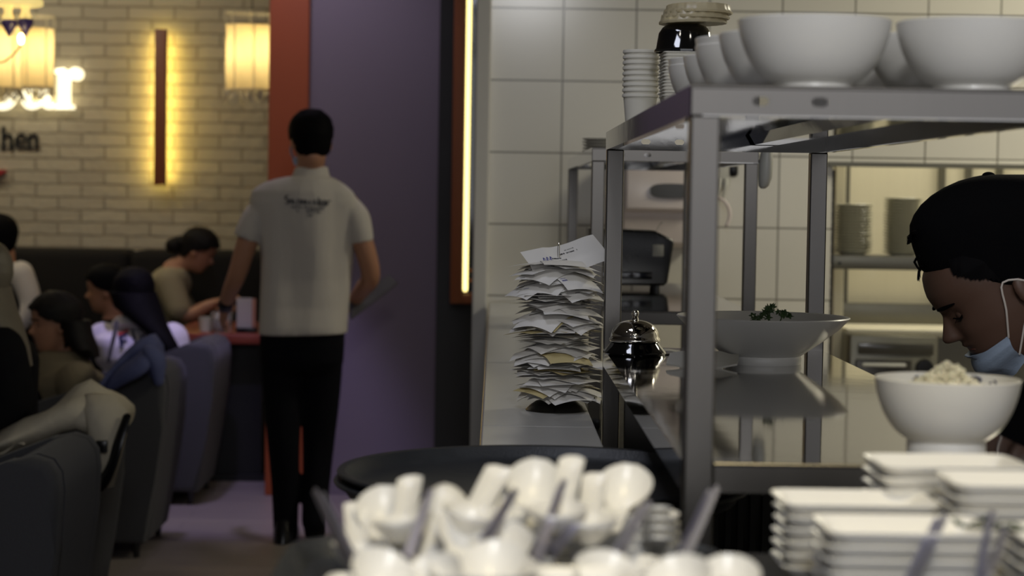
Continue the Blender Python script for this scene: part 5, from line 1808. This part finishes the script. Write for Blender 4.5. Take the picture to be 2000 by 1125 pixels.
def seat_secs(neck, mid, hip, shw, yaw, d0=.1):
    hip.z = .57
    f = V((math.cos(math.radians(yaw)), math.sin(math.radians(yaw)), 0)); l = V((-f.y, f.x, 0))
    neck, mid, hip = V(neck), V(mid), V(hip)
    up_ = V((0, 0, 1))
    return [(neck, l * .06, f * .055), (neck + (mid - neck) * .12, l * shw * .72, f * .075), (neck + (mid - neck) * .28, l * shw * .93, f * d0 * .95), (neck + (mid - neck) * .5, l * shw * .95, f * d0 * 1.1), (mid, l * shw * .88, f * d0 * 1.1),
            (mid.lerp(hip, .6), l * shw * .86, f * d0 * 1.12), (hip, l * shw * .92, f * d0 * 1.25)]


def legs(o_, hip, yaw, mat, knee=.43):
    f = V((math.cos(math.radians(yaw)), math.sin(math.radians(yaw)), 0)); l = V((-f.y, f.x, 0))
    b_ = NB()
    for sg_ in (-1, 1):
        h_ = V(hip) + l * sg_ * .09
        limb(b_, [h_, h_ + f * .22 + V((0, 0, -.0)), h_ + f * knee + V((0, 0, -.01)), V((h_.x, h_.y, 0)) + f * (knee + .02) + V((0, 0, .28)), V((h_.x, h_.y, 0)) + f * knee + V((0, 0, .09))], [.095, .085, .066, .055, .045])
    b3 = remesh(b_, 'trousers', mat, .012, o_, it=2)
    for sg_ in (-1, 1):
        p_ = V((hip[0], hip[1], 0)) + l * sg_ * .09 + f * (knee + .05)
        b_ = NB(); loft(b_, [(p_, f * .13, l * .046), (p_ + V((0, 0, .035)), f * .128, l * .045), (p_ + V((0, 0, .075)) - f * .04, f * .075, l * .042), (p_ + V((0, 0, .1)) - f * .055, f * .05, l * .04)], 20, 2.2); obj('shoe', b_, M['black'], o_)


# woman at the far table, facing right, hair in a bun
D = 10.98
hc = W(384, 494, D)
nk = W(338, 522, D + .02); md = W(318, 590, D + .02); hipp = W(322, 690, D + .05)
se = seat_secs(nk, md, hipp, .19, 0, .1)
armR = ([W(330, 548, D - .16), W(350, 605, D - .2), W(372, 615, D - .2), W(402, 600, D - .2), W(420, 592, D - .2)], [.055, .045, .04, .033, .026], 1, (0, 0, -1), 1)
armL = ([W(325, 545, D + .18), W(365, 610, D + .2), W(395, 604, D + .15), W(415, 600, D + .08), W(425, 598, D + .05)], [.055, .045, .04, .033, .026], 1, (0, 0, -1), -1)
g1, Mx = guest('person in a beige top with hair in a bun, leaning over the red brown table', hc, 0, 28, .19, se, (armR, armL), M['skin'])
clothes(g1, 'beige_top', M['beige'], se, (armR, armL), nsl=2, ra=.02)
bm = NB(); hair_shell(bm, Mx, .014, lambda t: interp([(0, .18), (.8, .17), (1.2, .13), (1.7, .1), (2.1, .05), (3.15, .03)], abs((t + PI) % (2 * PI) - PI)))
ell(bm, W(341, 480, D), .05, .05, .045); ell(bm, W(356, 474, D), .05, .05, .04)
obj('hair', bm, M['hairbrown'], g1)
legs(g1, hipp, -90, M['trouser'], .3)

# person at far left edge, black hair, white top, facing left
D = 11.0
hc = W(-2, 470, D); nk = W(8, 512, D); md = W(14, 580, D); hipp = W(14, 690, D + .05)
se = seat_secs(nk, md, hipp, .19, 185, .11)
aN = ([W(40, 535, D - .16), W(58, 595, D - .18), W(30, 640, D - .2), W(-25, 640, D - .2)], [.055, .045, .036, .027], 0, 0, 0)
g2, Mx = guest('person with black hair and a pale top at the left edge before the wall bench', hc, 190, 12, .19, se, (aN,), M['skin'])
clothes(g2, 'pale_top', M['whitecloth'], se, (aN,), nsl=3, ra=.016)
bm = NB(); hair_shell(bm, Mx, .018, lambda t: interp([(0, .18), (.8, .16), (1.2, .1), (1.7, .06), (2.1, .0), (3.15, -.01)], abs((t + PI) % (2 * PI) - PI)))
obj('hair', bm, M['hair'], g2)
bm = NB()
fb = [W(5, 510, D - .14), W(28, 560, D - .16), W(46, 610, D - .18), W(50, 660, D - .17)]
tube(bm, fb, [.05, .06, .065, .06], 12, 4, flat=.4); obj('black_vest', bm, M['blackcloth'], g2)
legs(g2, hipp, -90, M['trouser'], .35)

# man behind the hoodie girl, facing left
D = 10.15
hc = W(208, 572, D); nk = W(222, 622, D); md = W(228, 690, D + .02); hipp = W(225, 745, D + .05)
se = seat_secs(nk, md, hipp, .2, 180, .11)
aN = ([W(232, 650, D - .18), W(235, 710, D - .2), W(190, 720, D - .2), W(160, 700, D - .2)], [.055, .046, .036, .028], 0, 0, 0)
g3, Mx = guest('dark haired person in black facing left behind the white hoodie', hc, 184, 6, .2, se, (aN,), M['skin'])
clothes(g3, 'black_top', M['blackcloth'], se, (aN,), nsl=3)
bm = NB(); hair_shell(bm, Mx, .015, lambda t: interp([(0, .185), (.8, .17), (1.2, .13), (1.7, .1), (2.1, .05), (3.15, .03)], abs((t + PI) % (2 * PI) - PI)))
obj('hair', bm, M['hair'], g3)
legs(g3, hipp, 180, M['trouser'], .35)

# girl in the white hoodie, seen from behind
D = 9.35
hc = W(262, 585, D); nk = W(272, 640, D + .02); md = W(270, 700, D + .02); hipp = W(268, 775, D + .1)
se = seat_secs(nk, md, hipp, .205, 130, .115)
aR = ([W(335, 662, D), W(346, 720, D + .02), W(330, 745, D + .22), W(300, 735, D + .38)], [.058, .048, .038, .028], 0, 0, 0)
aL = ([W(202, 662, D + .05), W(192, 722, D + .1), W(215, 740, D + .3), W(240, 735, D + .42)], [.058, .048, .038, .028], 0, 0, 0)
g4, Mx = guest('person with long black hair in a lettered white hoodie, seen from behind', hc, 120, 8, .2, se, (aR, aL), M['skin'])
hd_ = clothes(g4, 'white_hoodie', M['hoodie'], se, (aR, aL), t=.02, ra=.022)
bm = NB(); loft(bm, [(W(266, 618, D - .0), (.09, 0, 0), (0, .08, 0)), (W(264, 630, D - .01), (.11, 0, 0), (0, .09, 0)), (W(262, 640, D), (.1, 0, 0), (0, .08, 0))], 26, 2.1, wob=.01); obj('hood', bm, M['hoodie'], hd_)
dl = D - .17
TREE2 = BVHTree.FromPolygons([wloc(hd_) + v.co for v in hd_.data.vertices], [tuple(p.vertices) for p in hd_.data.polygons])
def flat(bm_, pl, d_, th):
    P_ = []
    for x, y in pl:
        r_ = (W(x, y, 9) - CAMP).normalized()
        h_ = TREE2.ray_cast(CAMP, r_)[0]
        P_.append((h_ if h_ else W(x, y, d_)) - r_ * .011)
    f_ = [bm_.verts.new(p_) for p_ in P_]; b_ = [bm_.verts.new(v.co + V((0, .012, 0))) for v in f_]
    bm_.faces.new(f_); bm_.faces.new(b_[::-1])
    for i in range(len(pl)):
        k = (i + 1) % len(pl); bm_.faces.new((f_[i], b_[i], b_[k], f_[k]))
bm = NB()
flat(bm, [(231, 657), (248, 650), (248.5, 655), (238, 659.5), (239, 664), (247, 661), (247.5, 666), (239.5, 669.5), (241, 678), (235, 680)], dl, .05)
flat(bm, [(256, 644), (260.5, 642.5), (266, 664), (261, 666)], dl, .05)
flat(bm, [(265, 641), (269, 639.5), (274, 657), (284, 653), (285.5, 658), (271, 664)], dl, .05)
tag(obj('navy_print', bm, M['navy'], hd_, smooth=False), 'navy letters on the back')
bm = NB(); flat(bm, [(229, 650), (250, 642.5), (250.5, 648), (231, 655.5)], dl, .05); tag(obj('red_print', bm, M['red'], hd_, smooth=False), 'red bar over the first letter')
bm = NB(); tube(bm, [W(228, 628, D - .15), W(222, 660, D - .165), W(212, 705, D - .15)], .009, 8, 4, flat=.4); obj('bag_strap', bm, M['printgrey'], hd_)
bm = NB()
hair_shell(bm, Mx, .02, lambda t: interp([(0, .18), (.8, .16), (1.2, .08), (1.7, .03), (2.1, -.01), (3.15, -.02)], abs((t + PI) % (2 * PI) - PI)))
secs = []
for px, py, w_, h_, yo in ((258, 570, 44, .11, -.03), (268, 600, 45, .11, -.06), (292, 630, 32, .07, -.12), (314, 655, 24, .055, -.17), (330, 680, 19, .045, -.19), (337, 705, 14, .03, -.19)):
    secs.append((W(px, py, D + yo), V((w_ / (F / D), 0, 0)), V((0, h_, 0))))
loft(bm, secs, 30, 2.1, wob=.014)
obj('hair', bm, M['hair'], g4)
legs(g4, hipp, 176, M['trouser'], .35)

# girl with dark hair and khaki coat, facing left
D = 8.05
hc = W(108, 640, D); nk = W(128, 705, D + .02); md = W(128, 790, D + .02); hipp = W(126, 880, D + .05)
se = seat_secs(nk, md, hipp, .2, 205, .12)
aN = ([W(150, 745, D - .17), W(165, 820, D - .2), W(120, 840, D - .24), W(70, 830, D - .26)], [.06, .05, .038, .028], 0, 0, 0)
g5, Mx = guest('person with shoulder length dark hair and khaki coat facing left', hc, 205, 4, .2, se, (aN,), M['skin'])
clothes(g5, 'khaki_coat', M['coat'], se, (aN,), t=.022, ra=.022)
bm = NB(); loft(bm, [(W(122, 726, D), (.13, 0, 0), (0, .13, 0)), (W(118, 706, D), (.115, 0, .01), (0, .115, 0)), (W(117, 688, D), (.09, 0, .01), (0, .095, 0)), (W(117, 684, D), (.07, 0, 0), (0, .075, 0))], 30, 2.1, wob=.012); obj('scarf', bm, M['coat'], g5)
bm = NB()
hair_shell(bm, Mx, .017, lambda t: interp([(0, .18), (.6, .172), (1.0, .14), (1.45, .125), (1.7, .06), (2.1, -.01), (3.15, -.02)], abs((t + PI) % (2 * PI) - PI)))
secs = []
for px, py, w_, h_, yo in ((146, 625, 30, .09, .0), (154, 655, 28, .1, .0), (166, 680, 25, .09, -.02), (176, 697, 18, .06, -.02)):
    secs.append((W(px, py, D + yo), V((w_ / (F / D), 0, 0)), V((0, h_, 0))))
loft(bm, secs, 30, 2.1, wob=.012)
obj('hair', bm, M['hairbrown'], g5)
for sg_ in (1, -1):
    bm = NB(); tube(bm, [Mx @ head_pt(z_, sg_ * a_, .001) for a_, z_ in ((.2, .138), (.4, .142), (.62, .138))], [.003, .003, .002], 6, 3); obj('eyebrow', bm, M['hair'], g5)
    bm = NB(); ell(bm, Mx @ head_pt(.117, sg_ * .42, -.004), .007, .007, .006); obj('eye', bm, M['hair'], g5)
bm = NB(); tube(bm, [Mx @ head_pt(z_, a_, .001) for a_, z_ in ((-.3, .056), (0, .058), (.3, .056))], [.002, .005, .002], 6, 3); obj('lips', bm, bpy.data.materials['lip_skin'], g5)
legs(g5, hipp, 205, M['trouser'], .35)

# person in black with long ash blonde hair at the left edge
D = 6.3
hc = W(-45, 555, D); nk = W(-28, 640, D + .02); md = W(-30, 760, D + .02); hipp = W(-30, 900, D + .05)
se = seat_secs(nk, md, hipp, .205, 180, .125)
aN = ([W(-5, 690, D - .17), W(12, 790, D - .2), W(-60, 830, D - .24), W(-120, 820, D - .26)], [.066, .055, .04, .03], 0, 0, 0)
g6, Mx = guest('person in black with long ash blonde hair at the left edge of the photo', hc, 176, 4, .2, se, (aN,), M['skin'])
clothes(g6, 'black_top', M['blackcloth'], se, (aN,), t=.02, ra=.022)
bm = NB()
hair_shell(bm, Mx, .018, lambda t: interp([(0, .18), (.8, .16), (1.2, .1), (1.7, .05), (2.1, -.01), (3.15, -.02)], abs((t + PI) % (2 * PI) - PI)))
secs = []
for px, py, w_, h_, yo in ((-10, 560, 26, .11, -.02), (0, 600, 26, .12, -.05), (18, 640, 22, .11, -.08), (34, 680, 18, .09, -.12), (50, 715, 11, .06, -.14)):
    secs.append((W(px, py, D + yo), V((w_ / (F / D), 0, 0)), V((0, h_, 0))))
loft(bm, secs, 28, 2.1, wob=.012)
obj('hair', bm, M['blonde'], g6)
legs(g6, hipp, 180, M['trouser'], .35)

# ---------------- jackets over the chairs
def drape(name, mat, prof, y0, y1, label, amp=.02, seed=0.0, thick=.006, x_sway=0.0):
    """cloth over a chair top: prof is a path (x, z) over the edge, extruded along y with folds"""
    b_ = NB()
    pts = catmull([V((x, z)) for x, z in prof], 6)
    n_ = len(pts) - 1
    def fn(u, v):
        p_ = pts[round(v * n_)]
        y = y0 + (y1 - y0) * u
        edge = 1 - abs(2 * v - 1)
        f_ = noise.noise(V((u * 5 + seed, v * 2.5, seed))) * amp + .5 * amp * noise.noise(V((u * 12 + seed, v * 4, 3)))
        return V((p_.x + f_ * .9 + x_sway * (u - .5), y + noise.noise(V((v * 3, seed, u))) * amp, p_.y + abs(f_) * .6 + noise.noise(V((u * 4, seed, 7))) * amp * .8))
    sheet(b_, fn, 34, n_, thick)
    o_ = obj(name, b_, mat, origin=(prof[0][0], y0, prof[0][1]), smooth='all')
    return tag(o_, label, 'jacket')


# denim over the third chair's backrest and arm
cx_ = CH[2].location.x
b_ = NB()
secs = []
for px, py, w_, h_, dd in ((196, 762, 12, 12, 7.78), (215, 738, 26, 26, 7.78), (240, 712, 34, 34, 7.8), (265, 692, 38, 36, 7.82), (290, 688, 34, 38, 7.84), (308, 708, 20, 34, 7.84), (316, 728, 8, 20, 7.84)):
    k_ = F / dd
    secs.append((W(px, py, dd), V((.3 * w_ / k_, 0, h_ / k_)), V((0, .11, 0))))
loft(b_, secs, 34, 2.1, wob=.03, seed=5)
dj = obj('denim_jacket', b_, M['denim'], origin=W(265, 730, 7.8), smooth='all')
tag(dj, 'grey blue denim jacket bundled over the armchair before the white hoodie', 'jacket')
b_ = NB()
tube(b_, [W(285, 700, 7.70), W(270, 715, 7.68), W(245, 730, 7.68), W(215, 752, 7.7)], [.05, .055, .05, .035], 14, 4, flat=.6); obj('sleeve', b_, M['denim'], dj, smooth='all')
b_ = NB()
tube(b_, [W(296, 690, 7.70), W(306, 706, 7.69), W(310, 740, 7.70)], [.04, .045, .03], 14, 4, flat=.6); obj('collar', b_, M['denim'], dj, smooth='all')
# cream jacket over the second chair
b_ = NB()
secs = []
for px, py, w_, h_, dd in ((8, 862, 6, 16, 5.86), (50, 846, 12, 22, 5.88), (100, 826, 14, 30, 5.9), (140, 808, 16, 40, 5.92), (170, 800, 20, 48, 5.94), (200, 815, 24, 56, 5.95), (226, 822, 18, 44, 5.96), (246, 815, 6, 20, 5.97)):
    k_ = F / dd
    secs.append((W(px, py, dd + .12), V((.3 * w_ / k_, 0, h_ / k_)), V((0, .16, 0))))
loft(b_, secs, 34, 2.1, wob=.045, seed=2)
cj = obj('cream_jacket', b_, M['cream'], origin=W(150, 850, 6.0), smooth='all')
tag(cj, 'cream jacket with black strap thrown over the second armchair', 'jacket')
b_ = NB()
loft(b_, [(W(190, 770, 5.98), (.04, 0, 0), (0, .03, 0)), (W(205, 800, 5.94), (.065, 0, 0), (0, .05, 0)), (W(212, 850, 5.92), (.055, 0, 0), (0, .05, 0)), (W(205, 900, 5.93), (.045, 0, 0), (0, .04, 0)), (W(200, 950, 5.95), (.03, 0, 0), (0, .03, 0))], 26, 2.1, wob=.022, seed=8)
obj('sleeve', b_, M['cream'], cj, smooth='all')
b_ = NB(); tube(b_, [W(247, 815, 5.9), W(232, 862, 5.87), W(218, 910, 5.87), W(196, 948, 5.89), W(172, 955, 5.93)], [.014, .017, .017, .02, .014], 10, 4, flat=.5); obj('strap', b_, M['black'], cj)
b_ = NB(); boxc(b_, W(199, 872, 5.87), .032, .02, .035, .004); obj('buckle', b_, M['black'], cj)
b_ = NB()
sheet(b_, lambda u, v: W(-40 + 100 * u, 0, 5.93) * 1 + V((0, -.05 + .16 * v, 0)) - V((0, 0, W(-40 + 100 * u, 0, 5.93).z)) + V((0, 0, W(0, 871 - 14 * u, 5.93).z + .012 * math.sin(u * 9) + .010 * math.sin(v * 5) - .05 * max(0, .3 - v))), 24, 10, .005)
o_ = obj('napkin', b_, M['cream'], origin=W(20, 865, 5.93), smooth='all'); tag(o_, 'pale cloth lying on the arm of the second armchair at the left edge', 'cloth')

# ------------------------------------------------------------------ light
def area(name, loc, rot, sx, sy, e, col):
    l = bpy.data.lights.new(name, 'AREA'); l.shape = 'RECTANGLE'; l.size = sx; l.size_y = sy; l.energy = e; l.color = col
    o_ = bpy.data.objects.new(name, l); C.objects.link(o_); o_.location = loc; o_.rotation_euler = rot
    return o_


area('kitchen_light', (2.5, 5.8, 2.9), (0, 0, 0), .6, 1.0, 54, (1, .93, .72))
area('scullery_light', (1.9, 7.75, 2.9), (0, 0, 0), 1.0, .3, 30, (1, .94, .76))
l = bpy.data.lights.new('counter_lamp', 'SPOT'); l.energy = 22; l.color = (1, .83, .45); l.spot_size = math.radians(82); l.spot_blend = .15; l.shadow_soft_size = .1
o_ = bpy.data.objects.new('counter_lamp', l); C.objects.link(o_); o_.location = (.3, 1.3, 2.3)
area('bowl_fill', (.2, -.6, 2.9), (math.radians(20), 0, 0), .5, .5, 45, (.97, .97, .98))  # added fill, brightens the bowls without showing in the steel
for x_ in (-1.3, -.3, .75, 1.6):
    for y_ in (.2, 2.2):
        area('glint_light', (x_, y_, 2.95), (0, 0, 0), .12, .12, .7, (1, .94, .85))  # small lights added for sparkles on the bell
area('aisle_light', (-.35, 2.6, 2.9), (0, 0, 0), .4, .4, 5, (.8, .84, 1))
area('front_light', (.5, -1.8, 1.95), (math.radians(90), 0, 0), 4.2, 1.6, 24, (.94, .95, 1))  # unseen soft panel standing in for the lit room behind the camera
area('dining_light', (-2.9, 10.3, 2.95), (math.radians(28), 0, 0), 2.6, .3, 22, (1, .9, .7))
area('dining_light', (-2.4, 7.6, 2.95), (0, 0, 0), .6, .6, 3.5, (1, .86, .66))
l = bpy.data.lights.new('violet_spot', 'SPOT'); l.energy = 130; l.color = (.58, .50, 1); l.spot_size = math.radians(42); l.spot_blend = .5; l.shadow_soft_size = .08
o_ = bpy.data.objects.new('violet_spot', l); C.objects.link(o_); o_.location = (-1.25, 8.2, 2.95)
o_.rotation_euler = (V((-1.25, 9.15, .2)) - o_.location).to_track_quat('-Z', 'Y').to_euler()

l = bpy.data.lights.new('violet_wash', 'SPOT'); l.energy = 32; l.color = (.86, .77, 1); l.spot_size = math.radians(120); l.spot_blend = .8; l.shadow_soft_size = .15
o_ = bpy.data.objects.new('violet_wash', l); C.objects.link(o_); o_.location = (-.95, 8.75, 2.95)
o_.rotation_euler = (V((-.8, 9.5, 1.3)) - o_.location).to_track_quat('-Z', 'Y').to_euler()
w = bpy.data.worlds.new('world'); bpy.context.scene.world = w
w.use_nodes = True
w.node_tree.nodes['Background'].inputs['Color'].default_value = (.62, .66, .85, 1)
w.node_tree.nodes['Background'].inputs['Strength'].default_value = .06
sce = bpy.context.scene
sce.view_settings.view_transform = 'Standard'
sce.view_settings.look = 'None'
sce.view_settings.exposure = 0
sce.view_settings.gamma = 1
sce.view_settings.use_curve_mapping = False
